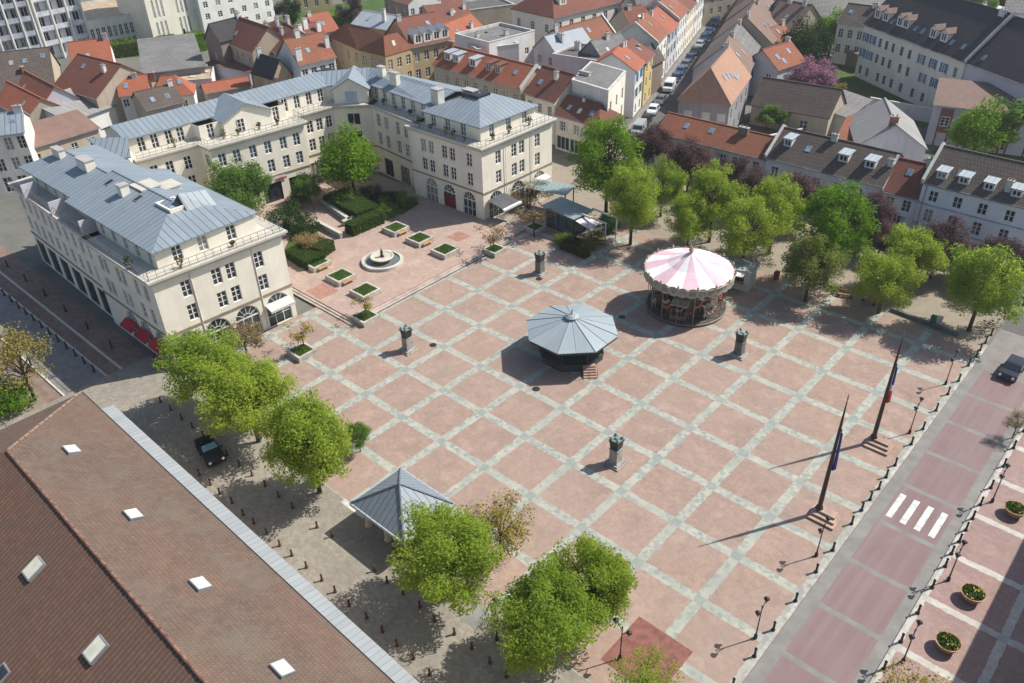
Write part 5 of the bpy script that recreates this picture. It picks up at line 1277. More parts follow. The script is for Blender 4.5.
street_left('cream house with orange brown roof up the street', 67.5, 78, 8.4, 10, 3.2, CREAM, TERRD, 4, 3, chim=[(.8, .9, 1)])
street_left('white house with dormered brick coloured roof near the street end', 78.5, 92, 9.4, 10, 3.4, WHITEW, TERRA, 4, 3, WSH, par=[0])
street_left('cream fronted house at the far end of the street', 92.5, 106, 8.6, 10, 3.2, CREAM2, BROWNP, 4, 3)
street_left('last cream house visible at the top of the street', 107, 124, 9.5, 11, 3.4, CREAM, TERRD, 5, 3)
# behind the east corner building
house('long house with bright orange roof and zinc dormers behind the east corner building', (433.5, 64.5), (520.5, 88.3), 8.0, 8, 'gable', 2.9, BEIGE, TERRB,
      F=[w_(5.2, 1.6, 1.0, 9, glass=GLASS), w_(2.3, 1.6, 1.0, 9)], dorm=[(x, .30, 1.6, 1.4, GREYL, ZINCW, 'flat') for x in (.12, .22, .42)] + [(.60, .3, 1.3, 1.4, BROWNW, TERRD, 'flat'), (.70, .3, 1.3, 1.4, BROWNW, TERRD, 'flat')], sky=[(.86, .55)], par=[1])
house('house with dull red brown roof next to the long orange dormered roof', (525, 92.3), (554.6, 101.8), 7.6, 9, 'gable', 3.6, CREAM2, TERRD, F=[w_(5.0, 1.6, 1.0, 3), w_(2, 1.6, 1.0, 3)], chim=[(.62, .7, 1.3, .7, OFFW)], Rr=[w_(4.8, 1.6, 1.0, [.5])])
house('white flat roofed house with square windows above the orange dormered roof', (489, 45.2), (534.7, 33.2), 10.2, 10.5, 'flat', .5, WHITEW, GREYT, F=[w_(6.6, 1.3, 1.1, [.37, .58, .82]), w_(3.6, 1.3, 1.1, [.82, .4]), w_(6.2, 1.5, 1.5, [.12])], chim=[(.6, .3, 1.2, 1.0), (.2, .6, 1.0, .8)], cat='house', L=[])
house('flat roofed house with long lilac side wall and white chimneys', (552.4, 55.5), (602.5, 63.5), 9.0, 9.5, 'flat', .3, LILAC, plain('dark_felt_roof', (.10, .095, .09), .9), chim=[(.2, .6, 1.6, 1.2, WHITEW), (.55, .5, 1.5, 1.2, WHITEW), (.66, .8, 1.6, 1.0, WHITEW)], Rr=[w_(6.6, 1.5, 1.0, [.25, .6], glass=GLASS)], top=OFFW)
house('grey house with dark zinc roof and thick white chimney behind the white house', (534, 47), (556, 53), 8.6, 10, 'across', 2.6, GREYL, ZINCD, chim=[(.3, .6, 1.2, 1.6, WHITEW, False)])
house('long house with faded orange roof and white gutter above the lilac wall', (568, 54), (617.5, 38.5), 7.6, 9, 'gable', 3.8, WHITEW, TERRA, sky=[(.25, .5), (.48, .5), (.6, .6)], par=[1])
house('ornate cream building with red hipped roof and large windows at the top of the picture', (553.8, 17.5), (622, 1), 9.5, 14, 'gable', 5, CREAM2, TERRD, hl=6, F=[w_(6.3, 2.0, 1.3, 6), w_(2.6, 2.0, 1.3, 6)], L=[w_(6, 1.8, 1.2, 3)], dorm=[(.22, .3, 2.2, 1.8, CREAM2, ZINCW, 'gable')], cat='building')
house('low building with brown red roof at the top beside the ornate cream building', (518, 9), (553.5, 17), 7.0, 12, 'gable', 4, BEIGE, TERRD, F=[w_(3.8, 1.6, 1.0, 5)])
house('dark grey roofed house behind the lilac flat roofed house', (608, 67), (636, 58), 7.6, 9, 'gable', 4.0, GREYW, GREYT, chim=[(.5, .9, 1.2)])
house('red hipped roof house with small white gable behind the street row', (634, 32), (664, 26), 8, 9, 'gable', 4.0, BEIGE, TERRD, hr=3, chim=[(.2, .9, 1)])
house('grey roofed house near the street end in the roof jumble', (640, 13), (690, 9), 8, 12, 'gable', 4.0, GREYW, GREYT)
house('orange roofed house with chimney behind the street row near the top', (662, 6), (700, -1), 8, 11, 'gable', 4.0, BEIGE, TERRA)
house('small brown gabled house among the roofs behind the blue shuttered house', (626, 65), (645, 68), 6.2, 8, 'across', 2.8, BROWNW, BROWN)
house('pale house with orange roof half hidden behind the yellow house', (640, 52), (664, 44), 7.2, 8, 'gable', 3, WHITEW, TERRB)
# behind the back building
def ochre_house():
    z, zr = 9.0, 12.2; F = [P(*q, z) for q in ((329.6, 35.6), (359, 48.5), (385, 55), (412, 47.2))]; Rg = [P(*q, zr) for q in ((346, 23), (370, 28.5), (383.5, 36), (397, 32.5))]
    Bk = [f+(g-f)*2 for f, g in zip(F, Rg)]
    r = empty('house', (0, 0, -.12), 0, 'ochre corner house with faceted front and large rust red roof', 'house')
    pl = [(v.x, v.y) for v in F]+[(v.x, v.y) for v in reversed(Bk)]
    rw = [w_(6.0, 1.9, 1.1, 3), w_(2.6, 2.0, 1.1, 3)]
    block(r, pl, 0, z, {0: [w_(6.0, 1.9, 1.1, 4), w_(2.6, 2.0, 1.1, 4)], 1: rw, 2: rw}, OCHRE)
    ext = [f+(f-g)*.08 for f, g in zip(F, Rg)]
    rf = ridge_roof([(v.x, v.y) for v in ext], [(v.x, v.y) for v in Rg], [(v.x, v.y) for v in Bk], z-.2, [zr]*4, TERRA, r)
    b = MB(); b.face([(F[0].x, F[0].y, z-.1), (Rg[0].x, Rg[0].y, zr), (Bk[0].x, Bk[0].y, z-.1)]); b.face([(F[3].x, F[3].y, z-.1), (Rg[3].x, Rg[3].y, zr), (Bk[3].x, Bk[3].y, z-.1)]); b.build('gable', OCHRE, r)
    for (k, u, v, m) in ((2, .45, .5, PALEP), (1, .6, .55, SKYL), (0, .5, .6, SKYL)):
        p = (F[k].lerp(F[k+1], u)).lerp(Rg[k].lerp(Rg[k+1], u), v); e = (F[k+1]-F[k]); n = e.cross(Rg[k]-F[k]+Vector((0, 0, .001)));  n = -n if n.z < 0 else n
        add_skylight(rf, (p.x, p.y, z+(zr-z)*v+.1), n, mat=m)
ochre_house()
house('house with brown red roof, five skylights and pale stone dormers', (411.5, 47), (449.5, 39), 9.0, 11, 'gable', 4.4, OCHRE, TERRD, F=[w_(6.0, 1.9, 1.1, 4), w_(2.5, 1.9, 1.1, 4)], sky=[(.16, .25, True, PALEP), (.42, .3), (.62, .35), (.86, .4, True, PALEP), (.7, .65)],
      dorm=[(x, .04, 2.0, 1.7, PINKW, ZINCW, 'gable') for x in (.2, .45, .68, .9)])
house('house with blank brown side wall and white front with three windows under an orange roof', (384, -3), (408, 3.5), 12.5, 9, 'gable', 2.5, WHITEW, TERRA, fmat=BROWNW, Rr=[w_(9.3, 2.1, 1.0, 4), w_(6, 1.9, 1.0, 4)])
house('broad rust red roofed house beyond the skylit house', (439, 26.5), (474, 17.5), 7.6, 11, 'gable', 4.2, BEIGE, TERRD, chim=[(.5, .3, 1.2), (.9, .4, 1.2)])
house('house with bright orange roof between the skylit house and the white flat roofed house', (452, 45), (486, 30), 7.6, 8, 'gable', 3.0, BEIGE, TERRB, chim=[(.7, .3, 1.4)])
house('grey blank sided house with flat roof above the mansard dormers', (456, 38), (477, 52), 9.0, 9, 'flat', .5, GREYL, GREYT, chim=[(.8, .2, 1.0), (.3, .6, 1.2)])
house('house with red hipped roof and many white chimneys behind the half timbered gable', (252, 38), (278.5, 53), 8.6, 10, 'gable', 3.6, GREYL, TERRD, F=[w_(5.8, 1.7, 1.0, 4), w_(2.5, 1.7, 1.0, 4)], chim=[(.2, .5, 1.6, 1.1, WHITEW), (.4, .8, 1.8, 1.2, WHITEW), (.7, .6, 1.6, 1.1, WHITEW), (.55, .9, 1.9, 1.4, WHITEW, False)], hl=3)
house('house with rust orange roof, white front and tall white chimneys above the back building', (299.3, 64.5), (335, 56.5), 8.6, 9, 'gable', 3.8, WHITEW, TERRA, F=[w_(6, 1.6, 1.2, 4)], L=[], chim=[(.06, .15, 2.2, 1.2, WHITEW), (.95, .4, 2.0, .9, WHITEW), (.35, 1, 1.4, 1.0, WHITEW)])
house('small half timbered gable with dark roof in front of the red roofs', (273, 78), (291, 73), 6.4, 7, 'across', 3.0, plain('timbered_wall', (.42, .30, .2)), SLATE, F=[w_(3, 1.2, .8, 2)])
house('row house with red roof and chimneys in the middle of the red roof group', (304, 47), (330, 40), 8.2, 8, 'gable', 3.2, BEIGE, TERRD, chim=[(.2, .6, 1.9, 1.0, WHITEW), (.5, .8, 2, 1.1, WHITEW), (.85, .5, 2, 1.0, WHITEW)])
house('house with orange red roof under the end of the long hedge', (318, 33), (338, 29), 7.5, 8, 'gable', 3.2, BEIGE, TERRB)
house('house with zinc roof and white chimney behind the ochre houses', (352, 24), (388, 30), 9.5, 8, 'gable', 2, OCHRE, ZINCW, chim=[(.75, .5, 2.6, .8, WHITEW)])
house('house with tall beige side wall and small dark gable beside the tall cream block', (205, 38), (220, 41), 10, 8, 'across', 3, BROWNW, SLATE, Rr=[], F=[w_(6, 1.6, .9, 1)])
house('tall beige house with dark red roof and lit blank wall', (221, 40), (252, 52), 9, 9, 'gable', 4, BEIGE, TERRD, sky=[(.3, .4)])
house('low lilac grey building with red coping below the beige house', (207.5, 63), (249, 72), 5.2, 8, 'mono', .8, LILAC, TERRA, F=[w_(2.5, .8, 2.0, [.65])])
# roofs between the side street and the back building
house('wide brown roof with three blue skylights at the edge of the old roofs', (-30, 95), (54, 85), 7.0, 15, 'gable', 5.2, BEIGE, BROWN, sky=[(.53, .68), (.70, .70), (.92, .78)])
house('small house with bright orange red roof in front of the modern flats', (72.5, 65), (112, 60.5), 7.4, 9, 'gable', 3.4, WHITEW, TERRB, sky=[(.42, .3)])
house('house with broad red brown roof in the middle of the old roofs', (54, 86), (96, 98), 7.0, 13, 'gable', 4.4, BEIGE, TERRD, chim=[(.8, .7, 1.3, .8, WHITEW)], sky=[(.3, .7)])
house('white walled house with orange roof strip above a brown roofed shed', (120, 96), (149, 92.5), 6.6, 6.5, 'gable', 2.4, WHITEW, TERRB, F=[w_(4.6, 1.4, 1.0, [.15])], chim=[(.6, .9, .8)])
house('long house with orange ridge and shaded bluish side wall in the old roofs', (9, 90), (40, 108), 6.4, 7.0, 'gable', 3.0, LILAC, TERRA, Rr=[])
house('house with orange roof cut by the picture edge in the old roofs', (-14, 96), (26, 118), 5.6, 7, 'gable', 2.6, BEIGE, TERRB)
house('little orange roofed outhouse with dark open side among the old roofs', (27, 115), (54, 112.5), 4.6, 6, 'gable', 2.6, BROWNW, TERRA)
house('shed with grey corrugated roof between orange roofs', (69, 122), (115.5, 105), 4.8, 9, 'mono', 2.4, WHITEW, SHED)
house('long shed with plain brown roof directly behind the zinc roofs', (25, 150), (98, 128), 6.0, 6, 'mono', 1.8, BEIGE, plain('plain_brown_sheet', (.20, .125, .10), .8, .2, .12))
house('cream town house at the picture edge with blue grey roof beside the side street', (-24, 138), (23, 132), 9.8, 8, 'gable', 2.0, CREAM2, ZINC, F=[w_(7.4, 2.0, 1.1, [.3, .62, .9]), w_(4.2, 2.0, 1.1, [.3, .62, .9]), w_(.8, 2.4, 1.3, [.3, .62, .9])])
house('broad grey roofed shed between the old roofs and the modern blocks', (143.5, 74), (204, 66.5), 6.0, 25, 'mono', 1.2, GREYW, GREYT, F=[w_(3.4, 1.2, .9, [.8, .9])])
house('flat beige roofed annexe with white rooflights', (168, 84), (212, 80), 4.6, 9, 'flat', .3, WHITEW, plain('beige_felt', (.40, .31, .21)), sky=[(.3, .6, True, PALEP, 1.6, 1.0), (.55, .4, True, PALEP, 1.6, 1.0), (.8, .7, True, PALEP, 1.6, 1.0)])
house('small house with orange red hipped roof behind the zinc roof ridge', (152, 97), (193, 93), 5.0, 6, 'gable', 2.8, WHITEW, TERRB, hr=3, hl=2)
house('low shed with brown roof tucked behind the zinc roof ridge', (146, 110), (183, 101), 5.0, 7, 'gable', 2.4, BEIGE, BROWN, sky=[(.3, .4), (.7, .4)])
house('orange roof edge seen between the annexe and the back building', (206, 93), (250, 85), 3.6, 4, 'gable', 1.2, BEIGE, TERRB)
# modern blocks at the top
def balcony_block(label, A, B, h, D, floors, cols, wall, band_c, deep=1.3):
    a, b = P(*A, 0), P(*B, 0); W = (b-a).length; rz = math.atan2(b.y-a.y, b.x-a.x); r = empty('apartment_block', (a.x, a.y, -.12), rz, label, 'building')
    rows = [w_(1.0+i*h/floors, h/floors*.62, 1.5, cols) for i in range(floors)]; wm = MB(); H = math.pi/2
    for rw, org, ang, ln in ((rows, (0, 0), 0, W), (rows[:0], (W, 0), H, D), ((), (W, D), 2*H, W), ((), (0, D), -H, D)):
        ops = expand(rw, ln); wall_grid(wm, org, ang, ln, 0, h, ops); put_windows(r, org, ang, ops, ln, h, 'far')
    wm.build('wall', wall, r); m = MB(); m.box((.2, .2, h-.2), (W-.2, D-.2, h+.1)); m.build('roof', GREYT, r)
    for i in range(1, floors):
        z = i*h/floors+.35; m = MB(); m.box((.3, -deep, z-.15), (W*.96, -.01, z)); m.box((.3, -deep, z), (W*.96, -deep+.08, z+.95)); m.build('balcony', band_c, r)
    for x in (0, W*.32, W*.66, W-.25): m = MB(); m.box((x, -deep-.15, 0), (x+.35, -.01, h)); m.build('pier', WHITEW, r)
    return r
balcony_block('modern grey blue flats with white piers and stacked balconies at the top corner', (8, 70), (46, 62), 26, 12, 8, 4, LILAC, plain('balcony_grey', (.33, .36, .40)))
balcony_block('modern white flats with broad balconies and a green awning band', (48, 60), (92, 50), 23, 12, 7, 4, WHITE2, plain('balcony_white', (.52, .54, .56)))
house('low public building with pilasters and flat beige roof between the flats', (95, 51), (160, 38), 6.5, 24, 'flat', .5, CREAM2, plain('beige_felt', (.40, .31, .21)), zp=0, F=[w_(2.6, 2.6, .9, 12), w_(.3, 1.6, .9, 12)], cat='building', name='public_building')
house('tall cream tower block with long vertical window slits', (156, 47), (208, 34.5), 27, 14, 'flat', .6, CREAM, GREYT, zp=0, F=[w_(1.5+5.2*i, 4.2, .55, [.12, .2, .28, .55, .63, .71]) for i in range(5)], cat='building', name='tower_block')
house('white block of flats with dark square windows near the top of the picture', (206, 37), (276, 20), 24, 12, 'flat', .6, WHITEW, GREYT, zp=0, F=[w_(1.2+2.9*i, 1.5, 1.3, 6) for i in range(8)], cat='building', name='apartment_block')
house('ochre villa with tall white windows beyond the conifer', (302, 12), (333, 8), 8, 9, 'gable', 3.5, OCHRE, SLATE, zp=0, F=[w_(1.2, 2.2, 1.1, 3), w_(4.8, 2.0, 1.1, 3)])
house('far pale block at the top edge beyond the hedge', (334, -2), (380, -10), 9, 12, 'gable', 3, PINKW, BROWNP, zp=0, F=[w_(1.2, 1.6, 1.1, 5), w_(4.8, 1.6, 1.1, 5)])
house('far roof with dark tiles at the top beside the street end', (700, -6), (760, -16), 8, 12, 'gable', 4, BEIGE, BROWN)
house('cream house with two windows at the top beside the round green tree', (838, 22), (866, 26), 8.5, 9, 'gable', 3, CREAM2, BROWN, F=[w_(5.6, 1.8, 1.0, 3), w_(2.4, 1.8, 1.0, 3)])
house('low brown roofed outbuilding between the trees and the institutional building', (846, 50), (866, 57), 3.0, 6, 'mono', 1.0, BROWNW, BROWNP)
house('dark roofed house behind the evergreen at the top', (790, 20), (832, 16), 7.5, 10, 'gable', 4, GREYW, GREYT)
house('brown roofed house with chimneys at the top of the gardens', (766, 22), (795, 28), 7, 10, 'gable', 4, BEIGE, BROWNP, chim=[(.3, .9, 1.2), (.8, .9, 1.2)])
house('small house with orange gable and cream wall behind the evergreen', (779, 44), (795, 38), 5.5, 7, 'gable', 2.4, CREAM2, TERRA)
# boundary walls
def gwall(lab, pts, z, h, m=GREYL, t=.3):
    for i in range(len(pts)-1):
        a, b = P(*pts[i], z), P(*pts[i+1], z); L = (b-a).length; r = MB(); r.box((0, -t/2, 0), (L, t/2, h-.1)); r.box((-.05, -t/2-.06, h-.1), (L+.05, t/2+.06, h), 1)
        o = r.build('garden_wall', [m, OFFW], None, (a.x, a.y, -.13), math.atan2(b.y-a.y, b.x-a.x)); tag(o, lab, 'wall')
gwall('grey garden wall between the lawn and the grey shed', [(868, 110), (930, 122)], 0, 2.6)
gwall('low rendered garden wall beside the small terrace behind the orange roofed house', [(752, 150), (800, 140)], 0, 2.2, PINKW)
# town hall across the road: it stands outside the picture, its shadow falls on the pavement
house('town hall', (39.8, -52), (39.8, 24.5), 12.0, 16, 'flat', .6, CREAM, GREYT, F=[w_(1, 2.6, 1.4, 12), w_(5, 2.2, 1.4, 12), w_(8.6, 2, 1.4, 12)], world=True, cat='building', name='town_hall') if False else None
b = MB()
r = empty('town_hall', (39.95, 0, 0), 0, 'pale public building whose long straight shadow crosses the pavement with the flower bowls', 'building')
block(r, [(0, -62), (16, -62), (16, 30), (0, 30)], 0, 12, {3: [w_(1, 2.6, 1.4, 20), w_(5, 2.2, 1.4, 20), w_(8.8, 2, 1.4, 20)], 2: [w_(1, 2.6, 1.4, 4), w_(5, 2.2, 1.4, 4), w_(8.8, 2, 1.4, 4)]}, CREAM); b = MB(); b.box((-.5, -62.5, 12), (16.5, 30.5, 12.5)); b.build('cornice', STONE, r)

house('low dark flat roofed building at the top between the rust red roofs', (452, 14), (515, 6), 5, 10, 'flat', .4, BEIGE, plain('dark_felt_roof', (.10, .095, .09), .9))
# ------------------------------------------------------------------ trees
LIME = leaf('lime_leaves', (.235, .315, .038), (.39, .475, .075), .9)
GREENL = leaf('fresh_green_leaves', (.125, .225, .018), (.235, .37, .035), .8)
MIDG = leaf('mid_green_leaves', (.10, .18, .035), (.19, .29, .06), .7)
DARKG = leaf('dark_green_leaves', (.022, .05, .016), (.05, .09, .026), .35)
PURP = leaf('purple_leaves', (.075, .046, .047), (.165, .10, .10), .5)
OLIVE = leaf('olive_leaves', (.19, .22, .05), (.31, .34, .08), .7)
PINKB = leaf('pink_blossom', (.32, .15, .22), (.42, .22, .30), .4)
BUDS = leaf('brownish_buds', (.22, .15, .07), (.36, .26, .12), .5)
YELB = leaf('yellowish_buds', (.20, .17, .035), (.32, .26, .06), .5)
HEDGE = leaf('hedge_leaves', (.045, .075, .018), (.10, .135, .034), .4)
HEDGEL = leaf('bright_hedge_leaves', (.10, .14, .02), (.18, .22, .035), .4)
BARK = plain('bark', (.085, .068, .052), .95, .1, .4, 4)
def crown_mesh(name, seed, rx, rz, n, leaf_s, clumps, m, spread=.34, flat=0.0, hollow=.5):
    """leaf faces in uneven clumps through the crown's volume, with gaps between the clumps"""
    g = random.Random(seed); v = []; f = []; cl = []
    for i in range(clumps):
        d = Vector((g.gauss(0, 1), g.gauss(0, 1), g.gauss(.15, .9))).normalized(); r = g.uniform(hollow, .95)**.7
        if d.z < -.55: d.z *= .6
        k = g.uniform(.72, 1.18)
        cl.append((Vector((d.x*rx*r*k, d.y*rx*r*k, d.z*rz*r*k)), g.uniform(.65, 1.25)*spread*rx, g.uniform(.5, 1.4)))
    tot = sum(c[2]*c[1]**2 for c in cl)
    for c, s, wgt in cl:
        for i in range(int(n*wgt*s*s/tot)):
            d = Vector((g.gauss(0, 1), g.gauss(0, 1), g.gauss(0, .8))); d = d.normalized()*s*g.random()**.45
            p = c+d; nn = (d.normalized()*.5+Vector((g.gauss(.12, .5), g.gauss(.2, .5), g.gauss(.9, .5)))).normalized()
            u = nn.orthogonal().normalized(); u = (Matrix.Rotation(g.uniform(0, 6.28), 3, nn) @ u); w = nn.cross(u); a = leaf_s*g.uniform(.6, 1.25); b_ = a*g.uniform(.5, .8)
            i0 = len(v); v += [tuple(p-u*a), tuple(p+w*b_*.8-u*a*.1), tuple(p+u*a), tuple(p-w*b_*.8+u*a*.1)]; f.append((i0, i0+1, i0+2, i0+3))
    me = bpy.data.meshes.new(name); me.from_pydata(v, [], f); me.materials.append(m); me.update(); return me, cl
def trunk_mesh(name, cl, h, r0, seed, twig=0):
    """tapered trunk, limbs out to the leaf clumps; the origin of the crown is at height h"""
    g = random.Random(seed); b = MB(); top = h*.62
    b.tube((0, 0, -.2), (0, 0, .25), r0*1.5, r0*1.1, 8); b.tube((0, 0, .25), (.03, .02, top), r0*1.1, r0*.75, 8)
    b.tube((.03, .02, top), (.0, .05, h*1.05), r0*.72, r0*.3, 7)
    for c, s, wgt in cl:
        e = c+Vector((0, 0, h)); st = Vector((.02, .02, top*g.uniform(.85, 1.35))); st.z = min(st.z, max(top*.8, e.z-.2)); md = st.lerp(e, .5)+Vector((g.gauss(0, .15), g.gauss(0, .15), .25))
        b.tube(st, md, r0*.38, r0*.22, 5, caps=False); b.tube(md, e, r0*.22, r0*.07, 5, caps=False)
        for k in range(twig):
            d = Vector((g.gauss(0, 1), g.gauss(0, 1), g.gauss(.5, .8))).normalized()*s*g.uniform(.6, 1.3); q = md.lerp(e, g.uniform(.3, 1.0)); b.tube(q, q+d, r0*.10, r0*.03, 3, caps=False)
            q2 = q+d*.5; d2 = Vector((g.gauss(0, 1), g.gauss(0, 1), g.gauss(.5, .8))).normalized()*s*.5; b.tube(q2, q2+d2, r0*.06, r0*.02, 3, caps=False)
    return b.mesh(name, BARK, True)
KIND = {}
def kind(k, seed, rx, rz, n, ls, clumps, h, r0, spread=.34, twig=0, hollow=.5):
    me, cl = crown_mesh('crown_'+k, seed, rx, rz, n, ls, clumps, LIME, spread, hollow=hollow); KIND[k] = (me, trunk_mesh('trunk_'+k, cl, h, r0, seed, twig), h, rx, rz, {})
kind('round1', 1, 4.0, 3.4, 19000, .135, 82, 5.6, .20, .27); kind('round2', 2, 4.0, 3.5, 19000, .135, 86, 5.6, .20, .27); kind('round3', 3, 4.0, 3.8, 19000, .135, 80, 5.9, .20, .27); kind('tall', 4, 3.6, 4.6, 19000, .135, 98, 6.6, .2, .27)
kind('full', 21, 3.7, 4.5, 26000, .135, 120, 5.2, .2, .28, hollow=.4); kind('sparse', 5, 3.4, 3.0, 2600, .14, 26, 4.8, .16, .36, 9); kind('budding', 6, 2.6, 2.3, 2600, .11, 22, 3.6, .11, .36, 7); kind('thin', 7, 1.3, 1.8, 520, .10, 14, 2.9, .06, .4, 5)
kind('far1', 8, 4.0, 3.4, 4500, .26, 26, 5.4, .22); kind('far2', 9, 4.0, 4.4, 4500, .26, 28, 6.0, .22); kind('bush', 10, 2.0, 1.3, 3800, .12, 20, 1.2, .08, .42)
kind('dense', 14, 4.0, 4.2, 9000, .24, 60, 5.4, .22, .42, hollow=.3)
def conifer():
    g = random.Random(12); v = []; f = []; H_ = 10
    for i in range(5200):
        t = g.random()**.75; z = .8+t*(H_-.8); r = (1-t)*2.6*(0.75+.25*math.sin(z*5+g.uniform(-.6, .6)))*g.random()**.4; a = g.uniform(0, 6.28); p = Vector((r*math.cos(a), r*math.sin(a), z))
        u = Vector((math.cos(a), math.sin(a), -.35)).normalized()*.3; w = u.cross(Vector((0, 0, 1))).normalized()*.1; i0 = len(v); v += [tuple(p-u), tuple(p+w), tuple(p+u), tuple(p-w)]; f.append((i0, i0+1, i0+2, i0+3))
    me = bpy.data.meshes.new('crown_conifer'); me.from_pydata(v, [], f); me.materials.append(DARKG); b = MB(); b.tube((0, 0, -.2), (0, 0, H_*.9), .25, .05, 7)
    KIND['conifer'] = (me, b.mesh('trunk_conifer', BARK), 0, 2.6, 5, {})
conifer()
GROW = 1.12
def tree(k, loc, r, m, lab, name='tree', rz=None, hs=1.0, group=None, z=-.1):
    me, tm, h, rx, rzz, cache = KIND[k]; s = r/rx*GROW
    o = empty(name, (loc[0], loc[1], z), rnd.uniform(0, 6.28) if rz is None else rz, lab, 'shrub' if 'shrub' in name else 'tree', group); o.scale = (s, s, s*hs)
    if m.name not in cache:
        c = me.copy(); c.materials.clear(); c.materials.append(m); cache[m.name] = c
    t = link('trunk', tm, o); c = link('crown', cache[m.name], o, (0, 0, h)); return o
def tree_px(k, cx, cy, rpx, m, lab, zc=None, **kw):
    """place a tree by its crown centre and crown radius in the photograph"""
    me, tm, h, rx, rzz, cache = KIND[k]; z = 4.5
    for _ in range(12):
        q = P(cx, cy, z); d = (q-CP).dot(FW); r = rpx*d/FPX; z = (h if h else 4.5)*r/rx*kw.get('hs', 1.0)
    return tree(k, q, r, m, lab, **kw)
# trees of the square, by the shelter and the parked car
tree_px('round1', 206, 370, 37, LIME, 'lime green tree closest to the west corner building and its red awnings')
tree_px('round2', 248, 399, 40, LIME, 'lime green tree above the parked black car')
tree_px('full', 310, 446, 38, LIME, 'large lime green tree between the parked black car and the shelter', hs=1.2)
tree_px('round1', 358, 437, 12, MIDG, hs=1.15, lab= 'small dark green young tree beside the large tree next to the shelter')
tree_px('round2', 449, 556, 46, LIME, 'broad lime green tree just below the shelter')
tree_px('sparse', 500, 530, 30, YELB, 'bare tree with few leaves next to the tree below the shelter')
tree_px('round1', 543, 626, 48, LIME, 'large lime green tree near the bottom edge')
tree_px('round3', 590, 586, 40, LIME, 'lime green tree with long twigs beside the one at the bottom edge')
tree_px('sparse', 645, 688, 32, LIME, 'thinly leaved tree in front of the dark red brick panel')
tree_px('sparse', 915, 716, 40, YELB, 'thinly leaved treetop at the bottom edge beside the lowest flower bowl')
tree_px('sparse', 20, 366, 31, YELB, 'yellowish budding tree on the sunny walk beyond the side street')
tree_px('bush', 2, 398, 22, GREENL, 'bright green shrub cut by the picture edge below the yellowish tree', name='shrub')
tree_px('sparse', 1018, 424, 12, BUDS, 'bare grey treetop by the road at the picture edge')
tree_px('budding', 243, 338, 25, BUDS, hs=.6, lab= 'reddish brown budding tree at the corner of the west building')
tree_px('thin', 301, 331, 14, YELB, hs=.75, lab= 'thin young tree standing in a small planter by the west building')
tree_px('budding', 530, 194, 20, BUDS, hs=.55, lab= 'ochre budding tree with the fuller crown beside the cafe pavilion')
tree_px('thin', 534, 214, 16, BUDS, hs=.7, lab= 'pinkish brown young tree standing in the planter beside the cafe pavilion')
tree_px('thin', 493, 234, 15, BUDS, hs=.7, lab= 'bare pinkish young tree in the planter at the end of the terrace steps')
tree_px('thin', 364, 303, 11, YELB, hs=.8, lab= 'very thin bare sapling in the corner planter of the terrace')
# plane trees at the gravel walk
GROW = 1.1
for a in (('tall', 608, 166, 31, GREENL, 'fuller mid green tree at the street mouth behind the cafe pavilion'), ('tall', 633, 202, 26, LIME, 'lime green tree between the cafe hedge and the street mouth'), ('round3', 663, 187, 22, LIME, 'small lime green tree beside the dark purple trees at the street mouth'),
          ('tall', 690, 222, 20, LIME, 'small lime green tree directly behind the carousel canopy'), ('tall', 714, 201, 25, LIME, 'lime green tree behind the carousel beside the purple trees'), ('tall', 747, 234, 25, LIME, 'lime green tree behind the ticket booth'),
          ('tall', 776, 213, 25, LIME, 'lime green tree in front of the brown roofed white house'), ('tall', 836, 232, 32, GREENL, 'large brighter green tree before the narrow house'), ('round3', 812, 266, 28, OLIVE, 'olive green tree with thin leaves at the edge of the paving'),
          ('round2', 887, 280, 28, LIME, 'lime green tree at the low wall at the edge of the paving'), ('round1', 914, 256, 27, LIME, 'lime green tree before the downpipe of the tall white house'), ('round3', 984, 286, 36, LIME, 'big lime green tree at the corner of the road')):
    tree_px(*a)
for a in (('round1', 649, 150, 19), ('round2', 690, 164, 19), ('round3', 740, 185, 20), ('round1', 800, 199, 20), ('round2', 868, 217, 20), ('round3', 940, 247, 22), ('round1', 1006, 265, 21), ('round3', 720, 180, 13), ('round2', 882, 240, 15), ('round1', 965, 258, 15)):
    labs = {649: 'purple leaved tree at the street mouth below the orange roofed house', 690: 'purple leaved tree before the pale blue door', 740: 'purple leaved tree before the garage window of the orange roofed house', 800: 'purple leaved tree under the first windows of the brown roofed house',
            868: 'purple leaved tree under the last windows of the brown roofed house', 940: 'purple leaved tree under the tall white house', 1006: 'purple leaved tree at the picture edge below the tall white house', 720: 'small purple tree between two larger purple trees', 882: 'small purple tree before the narrow house', 965: 'small purple tree between two others under the tall white house'}
    tree_px(a[0], a[1], a[2]-1, a[3]*1.14, PURP, labs[a[1]])
GROW = 1.0
# trees of the garden behind the fountain
tree_px('dense', 350, 163, 28, GREENL, 'bright green full tree before the back building')
tree_px('round2', 240, 186, 31, MIDG, 'mid green leafy tree between the west building and the back building')
tree_px('round1', 308, 186, 15, MIDG, 'small green tree before the dark openings of the back building')
